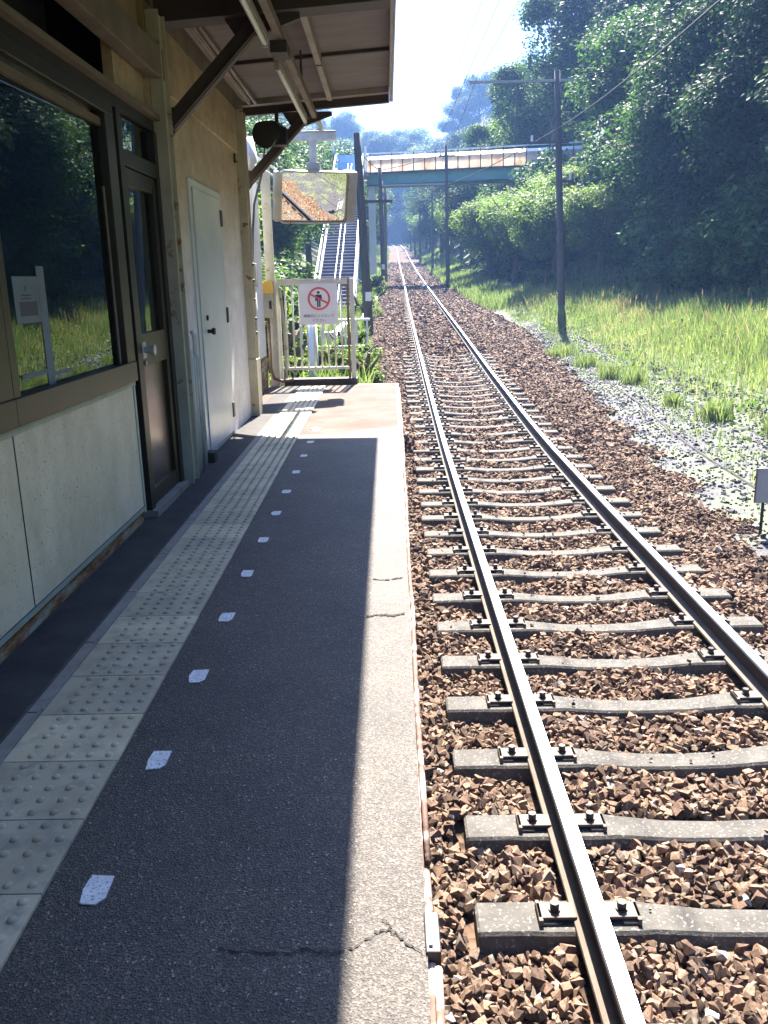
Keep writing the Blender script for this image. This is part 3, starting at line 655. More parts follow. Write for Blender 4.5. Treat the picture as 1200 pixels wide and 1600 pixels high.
# white boarded return and steel post beyond the side wall
R2 = empty('boarded_end', (-1.8, 11.2, 0), 'white boarded end panel with rusty foot beyond the station wall', 'wall panel')
b = MB(); b.box(-1.8, -1.70, 10.0, 12.28, .45, 2.75); b.build('white_board', 'tube_white', R2)
b = MB(); b.box(-1.8, -1.695, 10.0, 12.28, .0, .45); b.build('rusty_foot', 'rust_base', R2)
b = MB(); b.box(-1.68, -1.56, 12.44, 12.54, .0, 3.1); b.build('end_post', 'steel_cream', R2, bevel=.004)
b = MB(); b.tube([(-1.66, 11.2, 3.1), (-1.60, 11.2, 2.85), (-1.64, 11.2, 2.65), (-1.72, 11.3, 2.6)], .085, 14, .06); b.build('white_duct', 'tube_white', R2, smooth=True)
Bx = empty('switch_box', (-1.7, 10.9, 1.5), 'pale grey switch box on the boarded end fed by a dark cable', 'switch box')
b = MB(); b.box(-1.70, -1.60, 11.0, 11.15, 1.38, 1.66); b.build('box', 'grey_paint', Bx, bevel=.006)
b = MB(); b.tube([(-1.28, 10.2, 3.0), (-1.36, 10.25, 2.6), (-1.50, 10.5, 2.3), (-1.58, 10.8, 2.0), (-1.64, 11.07, 1.66)], .014, 8); b.build('cable', 'blue_cable', Bx, smooth=True)
b = MB(); b.tube([(-1.65, 11.07, 1.37), (-1.65, 11.07, .05)], .035, 10); b.build('conduit', 'tube_white', Bx, smooth=True)
Yb = empty('call_box', (-1.62, 12.35, 1.2), 'cream control box with a yellow top fixed by the platform railing', 'control box')
b = MB(); b.box(-1.74, -1.58, 12.3, 12.42, .96, 1.28); b.build('box', 'steel_cream', Yb, bevel=.006)
b = MB(); b.box(-1.745, -1.575, 12.295, 12.425, 1.285, 1.45); b.build('yellow_cap', 'yellow_paint', Yb, bevel=.006)
b = MB(); b.box(-1.63, -1.595, 12.285, 12.3, 1.08, 1.19); b.build('switch', 'black_plastic', Yb)
b = MB(); b.tube([(-1.66, 12.36, .96), (-1.66, 12.36, .25), (-1.62, 12.36, .12), (-1.5, 12.36, .08), (-1.35, 12.40, .1)], .022, 8); b.build('conduit', 'brown_wood', Yb, smooth=True)

# ------------------------------------------------------------------ canopy
Cn = empty('platform_canopy', (-.7, 6, 3.2), 'brown steel platform canopy with ribbed soffit and bracket arms', 'canopy')
def slope(x, y, z): return (x, y, z+.065*(x-.09))
def cb(name, mat, *boxes, bevel=0):
    m_ = MB()
    for q in boxes: m_.box(*q)
    m_.shear(slope); return m_.build(name, mat, Cn, bevel=bevel)
cb('roof_deck', 'roof_metal', (-5, .095, -18, 10.38, 3.47, 3.50))  # roof runs on unseen behind the camera to cut sky light on the platform
cb('soffit_board', 'soffit', (-5, .06, -18, 10.30, 3.435, 3.468))
cb('fascia', 'fascia', (.062, .09, -18, 10.375, 3.315, 3.469))
cb('gutter_edge', 'roof_metal', (.091, .102, -18, 10.385, 3.31, 3.469))
cb('end_beam', 'beam_dark', (-5, .060, 10.30, 10.37, 3.30, 3.434), bevel=.003)
cb('end_trim', 'fascia', (-1.62, .060, 10.18, 10.299, 3.38, 3.434))
for y in (6.52, 2.6, -1.3, -5.2, -9.1, -13): cb('cross_beam', 'beam_dark', (-1.62, .060, y, y+.2, 3.24, 3.434), bevel=.003)
for y in (8.55, 4.6, .6): cb('soffit_rib', 'beam_dark', (-1.62, .060, y, y+.04, 3.405, 3.434))
cb('purlin', 'fascia', (-.60, -.55, -6, 6.5, 3.34, 3.434), (-.60, -.55, 6.75, 8.54, 3.34, 3.434), (-.60, -.55, 8.6, 10.15, 3.34, 3.434))
cb('wall_plate', 'steel_brown', (-1.60, -1.535, 6.43, 10.29, 3.22, 3.434))
def bracket(y, w=.075):
    m_ = MB(); m_.bar((WX+.02, y, 2.50), (-.80, y, 3.20), w, .10); m_.build('bracket_arm', 'beam_dark', Cn, bevel=.004)
    m_ = MB(); m_.bar((WX+.02, y, 2.447), (-.80, y, 3.147), w+.03, .008); m_.build('arm_flange', 'steel_brown', Cn)
    m_ = MB(); m_.xzprism([(-.98, 3.02), (-.56, 3.16), (-.56, 3.2), (-1.1, 3.2)], y-.02, y+.02); m_.build('gusset', 'beam_dark', Cn)
    m_ = MB(); m_.xzprism([(WX, 2.38), (WX+.1, 2.52), (WX+.1, 2.62), (WX, 2.62)], y-.02, y+.02); m_.build('gusset', 'beam_dark', Cn)
bracket(6.62); bracket(10.2); bracket(2.7)
for x in (-1.38, -1.45):
    t = MB(); t.tube([(x, 2.9, 3.30), (x, 6.45, 3.30)], .018, 8); t.tube([(x, 6.75, 3.30), (x, 10.2, 3.30)], .018, 8)
    tag(t.build('ceiling_pipe', 'fascia', smooth=True), 'pale conduit pipe under the canopy, %s the wall' % ('the outer of the pair along' if x > -1.4 else 'the inner of the pair along'), 'pipe')
t = MB(); t.box(-1.5, -1.42, 7.0, 10.1, 3.30, 3.345); t.build('cable_tray', 'fascia', Cn)
rl = empty('lighting_rail', (-.72, 6, 3.1), 'brown steel lighting rail hung lengthwise below the canopy', 'rail')
t = MB(); t.box(-.745, -.695, -1, 9.75, 3.06, 3.13); t.build('rail_channel', 'steel_brown', rl, bevel=.003)
t = MB(); t.box(-.79, -.67, 6.72, 6.95, 2.98, 3.06); t.build('junction_box', 'beam_dark', rl, bevel=.004)
t = MB()
for y in (.8, 4.4, 8.4): t.tube([(-.72, y, 3.13), (-.72, y, 3.40)], .01, 8)
t.build('hanger', 'beam_dark', rl)
for y0, lb in ((4.2, 'nearer fluorescent tube light under the canopy, cut by the top of the frame'), (7.2, 'farther fluorescent tube light hanging under the canopy toward the mirror'), (1.2, 'fluorescent tube light under the canopy above the camera')):
    Lr = empty('tube_light', (-.79, y0, 3.0), lb, 'light', 'tube lights under the canopy')
    t = MB(); t.box(-.82, -.775, y0-.05, y0+2.35, 3.012, 3.06); t.build('light_body', 'fascia', Lr, bevel=.004)
    t = MB(); t.tube([(-.797, y0, 2.988), (-.797, y0+2.3, 2.988)], .018, 12); t.build('tube', 'tube_white', Lr, smooth=True)
    t = MB(); t.box(-.815, -.78, y0-.03, y0, 2.965, 3.012); t.box(-.815, -.78, y0+2.3, y0+2.33, 2.965, 3.012); t.build('tube_holder', 'grey_paint', Lr)
Sp = empty('loudspeaker', (-1.2, 10.15, 3.0), 'black loudspeaker tucked under the far corner of the canopy', 'loudspeaker')
t = MB(); t.tube([(-1.27, 9.86, 2.93), (-1.2, 10.02, 2.98), (-1.16, 10.12, 3.0)], .135, 22, .10); t.tube([(-1.16, 10.12, 3.0), (-1.13, 10.25, 3.02)], .09, 18, .07); t.build('horn', 'black_plastic', Sp)
t = MB(); t.box(-1.22, -1.04, 9.95, 10.15, 2.84, 3.02); t.build('driver_box', 'black_plastic', Sp, bevel=.01)
t = MB(); t.bar((-1.15, 10.1, 3.02), (-1.15, 10.1, 3.26), .04, .02); t.build('bracket', 'beam_dark', Sp)

# ------------------------------------------------------------------ mirror
MRC = Vector((-.93, 12.1, 2.50))
Mr = empty('platform_mirror', (-.9, 12.1, 2.3), 'rectangular safety mirror hung at the platform end reflecting the track', 'mirror')
MW, MH = .95, .66
def mloc():  # orientation of the mirror
    nrm = Vector((MNX, -1.0, MNZ)).normalized(); up = Vector((0, 0, 1)); rt = nrm.cross(up).normalized()*-1; u = nrm.cross(rt).normalized()
    if u.z < 0: u = -u
    return nrm, rt, u
MNX, MNZ = .39, -.318
nrm, rt, u = mloc()
def rrect(w, h, r, k=6):
    pts = []
    for cx_, cy_, a0 in ((w/2-r, h/2-r, 0), (-w/2+r, h/2-r, 90), (-w/2+r, -h/2+r, 180), (w/2-r, -h/2+r, 270)):
        for i in range(k+1):
            a = math.radians(a0+90*i/k); pts.append((cx_+r*math.cos(a), cy_+r*math.sin(a)))
    return pts
# the housing faces the camera; the glass sits in it
def plate(w, h, r, d0, d1, N, RT, U, c):
    p = rrect(w, h, r); n_ = len(p); m_ = MB()
    m_.add([c+RT*a+U*b_+N*d0 for a, b_ in p]+[c+RT*a+U*b_+N*d1 for a, b_ in p], [tuple(range(n_)), tuple(range(n_, 2*n_))[::-1]]+[(i, n_+i, n_+(i+1) % n_, (i+1) % n_) for i in range(n_)])
    return m_
HN = nrm; HR = Vector((0, 0, 1)).cross(nrm)
HR = HR.normalized() if HR.x > 0 else -HR.normalized()
HU = HR.cross(HN)
if HU.z < 0: HU = -HU
# frame ring
def ring_mb(w, h, r, t, d0, d1, N, RT, U, c):
    a = rrect(w, h, r); b_ = rrect(w-2*t, h-2*t, max(r-t, .01)); n_ = len(a); m_ = MB(); vs = []
    for P_, d in ((a, d0), (a, d1), (b_, d1), (b_, d0)): vs += [c+RT*x+U*y+N*d for x, y in P_]
    fs = []
    for q in range(4):
        for i in range(n_): fs.append((q*n_+i, q*n_+(i+1) % n_, ((q+1) % 4)*n_+(i+1) % n_, ((q+1) % 4)*n_+i))
    return m_.add(vs, fs)
ring_mb(MW, MH, .06, .022, -.04, .05, HN, HR, HU, MRC).build('frame', 'steel_cream', Mr)
plate(MW-.03, MH-.03, .05, -.05, -.042, HN, HR, HU, MRC).build('back_plate', 'black_plastic', Mr)
# convex glass, tilted toward the track inside the housing
gv = []; gf = []; nx_, ny_ = 28, 20; RC = 7.0
rr = rrect(MW-.05, MH-.05, .05)
def glass_n(a, b_):
    return None
for j in range(ny_+1):
    for i in range(nx_+1):
        a = (i/nx_-.5)*(MW-.05); b_ = (j/ny_-.5)*(MH-.05)
        sl_ = -(a*a+b_*b_)/(2*RC)
        dx_ = nrm.dot(HR)/nrm.dot(HN); dz_ = nrm.dot(HU)/nrm.dot(HN)
        gv.append(MRC+HR*a+HU*b_+HN*(-.0+sl_-a*dx_*MSC-b_*dz_*MSC) if False else (a, b_, sl_, dx_, dz_))
MSK = 0.0
V_ = []
for a, b_, sl_, dx_, dz_ in gv: V_.append(tuple(MRC+HR*a+HU*b_+HN*(sl_+.012-(a*dx_+b_*dz_)*MSK)))
for j in range(ny_):
    for i in range(nx_):
        q = j*(nx_+1)+i; gf.append((q, q+1, q+nx_+2, q+nx_+1))
m_ = MB(); m_.add(V_, gf); m_.build('mirror_glass', 'mirror_glass', Mr, smooth=True)
plate(.17, MH-.02, .02, -.12, .03, HN, HR, HU, MRC+HR*(MW/2+.03)+HN*-.05).build('side_hood', 'grey_paint', Mr, bevel=.004)
plate(.07, MH-.04, .02, -.10, .02, HN, HR, HU, MRC-HR*(MW/2+.03)).build('side_flange', 'steel_cream', Mr, bevel=.004)
t = MB(); t.box(-.975, -.885, 12.07, 12.16, 2.80, 3.22); t.build('hanger_post', 'galv', Mr, bevel=.004)
t = MB(); t.box(-1.02, -.84, 12.04, 12.18, 2.80, 2.92); t.build('hanger_bracket', 'grey_paint', Mr, bevel=.004)
t = MB(); t.box(-1.35, -.62, 12.05, 12.15, 3.19, 3.29); t.box(-1.35, -.62, 12.02, 12.18, 3.291, 3.299); t.build('cross_arm', 'galv', Mr, bevel=.003)
t = MB(); t.tube([(-.80, 10.33, 3.28), (-.80, 12.1, 3.34), (-.93, 12.1, 3.28)], .03, 10); t.build('support_pipe', 'grey_paint', Mr)
t = MB(); t.tube([(-1.42, 12.1, 2.75), (-1.74, 12.0, 2.95)], .014, 8); t.tube([(-1.42, 12.1, 2.85), (-1.74, 12.0, 3.05)], .014, 8); t.build('stay_wire', 'galv', Mr)

# ------------------------------------------------------------------ railing gate with sign
G = empty('end_railing', (-1.0, 12.6, 0), 'cream steel railing closing off the platform end', 'railing')
t = MB(); t.box(-1.60, -.56, 12.57, 12.63, 1.39, 1.45); t.build('top_rail', 'gate_paint', G, bevel=.004)
t = MB(); t.box(-1.60, -.56, 12.56, 12.64, 1.452, 1.475); t.build('top_cap', 'pale_concrete', G)
t = MB(); t.box(-1.5, -.56, 12.58, 12.62, .21, .25); t.build('bottom_rail', 'gate_paint', G, bevel=.003)
for x, w in ((-.56, .035), (-.50, .062), (-1.545, .06)):
    t = MB(); t.box(x-w/2, x+w/2, 12.6-w/2, 12.6+w/2, .0, 1.47 if x > -1 else 1.4); t.build('post', 'gate_paint' if w > .04 else 'brown_wood', G, bevel=.004)
for i in range(9):
    x = -1.44+i*.098; t = MB(); t.tube([(x, 12.6, .25), (x, 12.6, 1.39)], .0135, 8); t.build('bar', 'gate_paint', G, smooth=True)
t = MB(); t.tube([(-1.46, 12.5, .1), (-1.46, 12.5, .8), (-1.5, 12.5, 1.35)], .02, 8); t.build('side_stay', 'steel_cream', G)
Sg = empty('warning_sign', (-.97, 12.54, 1.12), 'white no entry sign with a red barred circle over a standing figure', 'sign')
SX, SZ, SY = -.97, 1.125, 12.535
t = MB(); t.box(SX-.27, SX+.27, SY, SY+.006, SZ-.28, SZ+.28); t.build('plate', 'sign_white', Sg, bevel=.002)
cz = SZ+.075
def disc(cx_, cz_, r, y, n=40): return [(cx_+r*math.cos(2*math.pi*k/n), y, cz_+r*math.sin(2*math.pi*k/n)) for k in range(n)]
n40 = 48; o_ = disc(SX+.01, cz, .158, SY-.0025, n40); i_ = disc(SX+.01, cz, .130, SY-.0025, n40)
t = MB(); t.add(o_+i_, [(k, (k+1) % n40, n40+(k+1) % n40, n40+k) for k in range(n40)])
a = math.radians(-28); c_, s_ = math.cos(a), math.sin(a); w = .013
t.add([(SX+.01+x*c_-z*s_, SY-.0035, cz+x*s_+z*c_) for x, z in ((-.14, -w), (.14, -w), (.14, w), (-.14, w))], [(0, 1, 2, 3)])
t.build('barred_circle', 'sign_red', Sg)
t = MB(); fx = SX+.005
t.add(disc(fx, cz+.084, .02, SY-.0015, 16), [tuple(range(16))])
t.add([(fx-.042, SY-.0015, cz+.055), (fx+.042, SY-.0015, cz+.055), (fx+.05, SY-.0015, cz-.03), (fx+.03, SY-.0015, cz-.03), (fx+.025, SY-.0015, cz-.012), (fx-.025, SY-.0015, cz-.012), (fx-.03, SY-.0015, cz-.03), (fx-.05, SY-.0015, cz-.03)], [tuple(range(8))])
for sx in (-1, 1): t.add([(fx+sx*.014-.011, SY-.0015, cz-.115), (fx+sx*.014+.011, SY-.0015, cz-.115), (fx+sx*.014+.011, SY-.0015, cz-.0121), (fx+sx*.014-.011, SY-.0015, cz-.0121)], [(0, 1, 2, 3)])
t.build('figure', 'sign_dark', Sg)
def text(s, x, y, z, size, mat, parent, rot=(math.pi/2, 0, 0), name='lettering'):
    cu = D.curves.new(name, 'FONT'); cu.body = s; cu.size = size; cu.align_x = 'CENTER'; cu.extrude = .0005
    ob = D.objects.new(name+'_src', cu); COL.objects.link(ob)
    dg = bpy.context.evaluated_depsgraph_get(); me = D.meshes.new_from_object(ob.evaluated_get(dg)); D.objects.remove(ob)
    me.name = name; me.materials.clear(); me.materials.append(MATS[mat])
    o = D.objects.new(name, me); COL.objects.link(o); o.rotation_euler = rot; o.parent = parent
    o.location = Vector((x, y, z))-parent.matrix_basis.translation; return o
text('線路内に入らないで', SX, SY-.002, SZ-.175, .048, 'sign_dark', Sg)
text('ください', SX, SY-.002, SZ-.237, .048, 'sign_dark', Sg)

# ------------------------------------------------------------------ small sign at right
Q = empty('trackside_sign', (3.72, 8.5, -1.15), 'small grey sign plate on a thin dark post at the ballast edge', 'sign')
t = MB(); t.tube([(3.69, 8.4, -1.25), (3.70, 8.42, -.45)], .016, 8); t.build('post', 'bolt', Q)
t = MB(); t.box(3.60, 3.93, 8.38, 8.395, -.79, -.44); t.build('plate', 'sign_back', Q, bevel=.003)
t = MB(); t.box(3.595, 3.6, 8.37, 8.40, -.79, -.44); t.build('plate_edge', 'brown_wood', Q)

# ------------------------------------------------------------------ poles and wires
def pole(x, y, h, r, label, group, zb=None, lean=(0, 0), moss=False, arms=(), name='utility_pole', box=False):
    g0 = float(ground(x, y)) if zb is None else zb
    root = empty(name, (x, y, g0), label, 'pole', group)
    t = MB(); t.tube([(x, y, g0-.6)]+[(x+lean[0]*k/8, y, g0+h*k/8) for k in range(1, 9)], r, 14, r*.72); t.build('shaft', 'pole_wood', root, smooth=True)
    if moss:
        t = MB(); t.tube([(x, y, g0-.3), (x, y, g0+.5), (x+lean[0]*.12, y, g0+1.1)], r+.008, 14); t.build('moss_foot', 'pole_moss', root, smooth=True)
    for (zz, x0, x1) in arms:
        t = MB(); t.box(x+x0, x+x1, y-.05, y+.05, g0+zz, g0+zz+.09); t.build('cross_arm', 'grey_paint' if abs(x1-x0) > 3.5 else 'pole_wood', root)
        t = MB(); ex = x+x0+.15 if abs(x0) > abs(x1) else x+x1-.15
        t.tube([(ex, y, g0+zz+.09), (ex, y, g0+zz+.32)], .05, 8); t.build('insulator', 'tube_white', root)
    if box:
        t = MB(); t.box(x-.1, x+.1, y-r-.06, y-r, g0+1.2, g0+1.5); t.build('number_plate', 'tube_white', root)
    return root
GP = 'line poles on the right of the track'
pole(7.43, 38, 10.2, .16, 'tall dark pole with mossy foot standing in the grass, nearest on the right', GP, zb=-.82, lean=(-.5, 0), moss=True, arms=((9.8, -4.0, .2), (7.5, -1.6, .05), (6.0, -.3, .3)))
pole(4.05, 60, 8.85, .14, 'dark pole right of the track at the bridge, second from the camera', GP, zb=.9, lean=(-.1, 0), arms=((6.5, -4.4, .1), (8.2, -.6, .5)))
pole(4.3, 85, 7.8, .13, 'third pole on the right, seen under the footbridge', GP, zb=2.0, arms=((6.6, -4.6, .1),))
for k, (x, y) in enumerate(((4.3, 111), (4.45, 136), (4.5, 161), (4.6, 186))):
    pole(x-.2, y, 7.8, .14, ['fourth pole on the right, beyond the footbridge', 'fifth pole on the right, thin and far down the line', 'sixth pole on the right, very thin and far away', 'last visible pole on the right, where the track bends'][k], GP, zb=float(zt(y))-.3, arms=((6.4, -4.4, .1),))
GL = 'line poles on the left of the track'
pole(-.66, 31, 6.6, .17, 'thick dark leaning pole beside the stairs, nearest on the left', GL, zb=-.42, lean=(-.25, 0), arms=((4.4, -.2, .9),), box=True)
pole(-.22, 56, 7.1, .15, 'dark pole left of the track just before the footbridge', GL, zb=.95, lean=(-.1, 0), box=True)
pole(-.12, 70, 7.3, .14, 'dark pole left of the track just behind the footbridge', GL, zb=1.2, lean=(.1, 0))
for k, (x, y) in enumerate(((-.2, 111), (-.1, 136), (0, 161))):
    pole(x, y, 8.4, .13, ['left pole of the first pair beyond the footbridge', 'left pole of the second pair beyond the footbridge', 'left pole of the third pair beyond the footbridge'][k], GL, zb=float(zt(y))-.3)
def wire(pts, r, label, name='overhead_wire', sag=.0):
    P_ = []
    for (a, b_) in zip(pts, pts[1:]):
        a = Vector(a); b_ = Vector(b_)
        for k in range(8):
            t_ = k/8; p = a.lerp(b_, t_); p.z -= 4*sag*t_*(1-t_); P_.append(p)
    P_.append(Vector(pts[-1])); t = MB(); t.tube(P_, r, 6)
    return tag(t.build(name, 'wire'), label, 'wire')
wire([(5.9, -2, 6.2), (6.38, 18.6, 6.4), (6.93, 38, 7.2), (4.05, 60, 7.4), (4.3, 85, 8.7), (4.1, 111, 10.4)], .022, 'thick dark feeder wire crossing in front of the right hand trees', sag=.15)
wire([(3.9, -2, 8.6), (3.75, 38, 9.25), (3.95, 60, 9.6), (4.3, 85, 9.7)], .011, 'dark wire running from the tall pole to the second pole top', sag=.3)
wire([(1.53, -20, 4.2), (1.6, 38, 5.6), (1.9, 60, 6.2), (2.1, 85, 7.3), (2.3, 113, 8.9), (2.6, 164, 12)], .005, 'thin contact wire above the middle of the track')
wire([(1.53, -20, 5.0), (1.6, 38, 6.5), (1.9, 60, 7.0), (2.1, 85, 8.1), (2.3, 113, 9.8), (2.6, 164, 12.9)], .005, 'thin messenger wire above the contact wire', sag=.3)
wire([(-.9, 31, 5.7), (-.3, 56, 7.9), (4.0, 60, 9.4)], .02, 'dark wire slanting from the left poles across the footbridge', sag=.1)

# ------------------------------------------------------------------ footbridge and stairs
FB = empty('footbridge', (4, 66, 8), 'green girder footbridge with rust stained parapet and white handrail', 'footbridge')
A0 = Vector((-1.25, 67.2, 0)); A1 = Vector((13.5, 64.0, 0)); dv = (A1-A0)/14
def fb(name, mat, z0, z1, off=0, th=.1, a=A0, b_=A1):
    d_ = (b_-a).normalized(); n_ = Vector((-d_.y, d_.x, 0))
    t = MB(); p = [a-n_*(off), b_-n_*(off), b_-n_*(off+th), a-n_*(off+th)]
    t.prism([(q.x, q.y) for q in p], z0, z1); return t.build(name, mat, FB)
fb('girder', 'bridge_green', 8.16, 8.92, .0, .25); fb('girder', 'bridge_green', 8.16, 8.92, -2.2, .25)
fb('girder_flange', 'bridge_dark', 8.10, 8.159, .1, .45); fb('girder_flange', 'bridge_dark', 8.921, 9.0, .1, .45)
fb('deck', 'concrete', 8.93, 9.02, -2.2, 2.25)
for off in (.1, -2.2):
    fb('parapet_panel', 'bridge_panel', 9.03, 9.88, off, .06); fb('handrail', 'bridge_white', 10.28, 10.36, off, .07)
d_ = (A1-A0).normalized(); n_ = Vector((-d_.y, d_.x, 0))
for off in (.22, -2.1):
    t = MB(); vs = []
    for p in (A0, A1):
        for o_, z_ in ((off, 9.883), (off-.36, 10.14), (off-.36, 9.883)): q = p-n_*o_; vs.append((q.x, q.y, z_))
    t.add(vs, [(0, 1, 2), (3, 5, 4), (0, 3, 4, 1), (1, 4, 5, 2), (2, 5, 3, 0)]); t.build('parapet_coping', 'bridge_white', FB)
for k in range(19):
    p = A0+(A1-A0)*(k+.3)/19-n_*.19
    t = MB(); t.bar((p.x, p.y, 9.0), (p.x, p.y, 9.88 if k % 2 else 10.3), .07, .05); t.build('parapet_post', 'bridge_dark', FB)
for p in (Vector((-1.0, 66.2, 0)), Vector((12.5, 63.4, 0))):
    t = MB(); t.box(p.x-.25, p.x+.25, p.y-.3+1, p.y+.3+1, -1, 8.09); t.build('pier', 'bridge_white' if p.x < 0 else 'concrete', FB)
ST = empty('footbridge_stairs', (-2.4, 45, 0), 'long steep flight of stairs with white railings climbing to the footbridge', 'stairs')
sx0, sx1 = -3.45, -1.55
NS = 54; y0s, z0s = 41.0, -.35; rise = .172; run = .44
def sz(y): return z0s+(y-y0s)/run*rise
run = (66.0-y0s)/NS; rise = (9.0-z0s)/NS
tr = MB(); rs = MB()
for k in range(NS):
    y = y0s+k*run; z = z0s+k*rise
    rs.box(sx0+.06, sx1-.06, y+.02, y+.05, z, z+rise-.02)
    t = MB()
    tr.box(sx0+.05, sx1-.05, y-.03, y+.17, z+rise-.035, z+rise); rs.box(sx0+.06, sx1-.06, y+.172, y+run+.01, z+rise-.04, z+rise-.006)
tr.build('tread_nosings', 'stair_tread', ST); rs.build('risers', 'stair_riser', ST)
for x in (sx0, sx1):
    t = MB(); t.bar((x, y0s, z0s+.1), (x, 66, 9.1), .09, .32); t.build('stringer', 'bridge_white' if x == sx0 else 'stair_riser', ST)
    t = MB(); t.bar((x, y0s, z0s+1.15), (x, 66, 10.15), .07, .07); t.build('handrail', 'bridge_white', ST)
    t = MB()
    for k in range(0, NS, 3):
        y = y0s+k*run; z = z0s+k*rise; t.box(x-.025, x+.025, y, y+.05, z, z+1.2)
    t.build('balusters', 'bridge_white', ST)
xm = (sx0+sx1)/2
for dx_ in (-.1, .15):
    t = MB(); t.bar((xm+dx_, y0s, z0s+.55), (xm+dx_, 66, 9.55), .035, .035); t.build('centre_handrail', 'bridge_white', ST)
t = MB()
for k in range(2, NS, 6):
    y = y0s+k*run; z = z0s+k*rise; t.box(xm+.13, xm+.17, y, y+.04, z, z+.6)
t.build('centre_posts', 'bridge_white', ST)
t = MB(); t.box(sx0-.1, sx0+.0, 66, 68.5, 9.0, 10.4); t.box(sx0, sx1-.4, 68.4, 68.5, 9.2, 10.45); t.build('landing_screen', 'blue_panel', ST)
t = MB(); t.box(sx0-.1, A0.x+.1, 66.02, 68.39, 8.7, 8.98); t.build('landing', 'concrete', ST)
t = MB(); t.box(sx0-.2, sx0-.11, 66, 66.2, 9, 10.9); t.build('landing_post', 'bridge_white', ST)
t = MB(); t.box(-1.45, -1.3, 66.8, 66.95, 8.99, 10.8); t.build('landing_post', 'bridge_white', ST)
for y in (50, 57, 64):
    t = MB(); z = sz(y)
    t.box(sx0+.3, sx0+.45, y, y+.15, -.6, z0s+(y-y0s)/run*rise-.1); t.box(sx1-.45, sx1-.3, y, y+.15, -.6, z0s+(y-y0s)/run*rise-.1); t.build('support_leg', 'bridge_green', ST)
# pale concrete works between the stairs and the track
b = MB(); b.prism([(-1.05, 34), (-.85, 34), (-.55, 50), (-.95, 50)], -.6, .05); b.shear(lambda x, y, z: (x, y, z+max(0, (y-34))*.035))
tag(b.build('retaining_kerb', 'pale_concrete'), 'sunlit pale concrete kerb between the stairs and the ballast', 'kerb')
b = MB(); b.box(-2.9, -1.45, 24, 24.3, -.7, .12); b.box(-1.7, -1.45, 24.3, 33, -.7, .0); tag(b.build('low_concrete_wall', 'pale_concrete', bevel=.01), 'low pale concrete wall behind the platform railing', 'wall')
b = MB(); b.tube([(-1.30, 15.2, -.7), (-1.30, 15.2, .82)], .085, 16); tag(b.build('white_pipe', 'door_white', smooth=True), 'thick pale blue grey pipe standing behind the railing under the sign', 'pipe')
b = MB()
for k in range(7):
    b.tube([(-1.9+k*.24, 19.5, -.6), (-1.9+k*.24, 19.5, .62)], .02, 8)
b.tube([(-1.95, 19.5, .62), (-.4, 19.5, .62)], .025, 8); b.tube([(-1.95, 19.5, .05), (-.4, 19.5, .05)], .02, 8)
tag(b.build('white_guard_rail', 'bridge_white'), 'low white guard rail behind the platform railing before the stairs', 'railing')

# ------------------------------------------------------------------ vegetation
def leaf_quads(P, N, size, asp=.55):
    n = len(P); N = N/np.linalg.norm(N, axis=1, keepdims=True)
    r = RNG.normal(size=(n, 3)); a = np.cross(N, r); a /= np.linalg.norm(a, axis=1, keepdims=True); b = np.cross(N, a)
    s = size[:, None]; a = a*s; b = b*s*asp
    V = np.stack([P-a, P+b*.9-a*.15, P+a, P-b*.9-a*.15], 1).reshape(-1, 3)
    F = np.arange(4*n).reshape(n, 4); return V, F
def crown(name, mat, n, R=(3, 3, 3.2), zc=6.0, leaf=.13, lobes=34, seed=1):
    g = np.random.default_rng(seed)
    C_ = g.normal(size=(lobes, 3)); C_ /= np.linalg.norm(C_, axis=1, keepdims=True); C_ *= (g.random((lobes, 1))**.4)*.82
    C_ = C_*np.array(R); rad = g.uniform(.22, .46, lobes)*min(R)
    w = g.dirichlet(np.ones(lobes)*3); k = g.choice(lobes, n, p=w)
    d = g.normal(size=(n, 3)); d /= np.linalg.norm(d, axis=1, keepdims=True)
    rr_ = rad[k]*(1-.5*g.random(n)**2.2)*(1+.12*g.normal(size=n))
    P = C_[k]+d*rr_[:, None]*np.array([1, 1, .72]); P[:, 2] += zc
    P[:, 2] += np.where(g.random(n) < .5, -.1, .06)
    N = d*.7+np.array([0, 0, .75])+g.normal(size=(n, 3))*.45
    V, F = leaf_quads(P, N, g.uniform(.6, 1.25, n)*leaf)
    A = np.repeat(np.clip(.5+.22*g.normal(size=n)+.25*(g.random(lobes)[k]-.5), 0, 1), 4)
    me_o = np_mesh(name, V, F, mat, attr=A); return me_o
def trunk_mb(zc, R, seed):
    rs_ = random.Random(seed); t = MB(); lx, ly = rs_.uniform(-.5, .5), rs_.uniform(-.5, .5)
    t.tube([(0, 0, -.8), (lx*.2, ly*.2, zc*.35), (lx*.6, ly*.6, zc*.7), (lx, ly, zc+R*.5)], .24, 9, .05)
    for k in range(9):
        a = rs_.uniform(0, 6.28); h = rs_.uniform(.4, .95)*zc; L = rs_.uniform(.5, .95)*R
        p0 = Vector((lx*h/zc, ly*h/zc, h)); p1 = p0+Vector((math.cos(a)*L*.5, math.sin(a)*L*.5, L*.4)); p2 = p0+Vector((math.cos(a)*L, math.sin(a)*L, L*.75))
        t.tube([p0, p1, p2], .085, 6, .02)
    return t
PROT = {}
def tree_proto(key, mat, n, R, zc, leaf, lobes, seed):
    root = empty(key, (0, 0, 0)); tr_ = trunk_mb(zc, R[0], seed).build('trunk', 'bark', root)
    c_ = crown('crown', mat, n, R, zc, leaf, lobes, seed); c_.parent = root; PROT[key] = [root, False]
tree_proto('broadleaf_tree', 'leaf_green', 34000, (3.0, 3.0, 3.6), 5.0, .098, 40, 3)
tree_proto('dark_evergreen', 'leaf_dark', 36000, (3.1, 2.9, 4.0), 5.2, .09, 44, 8)
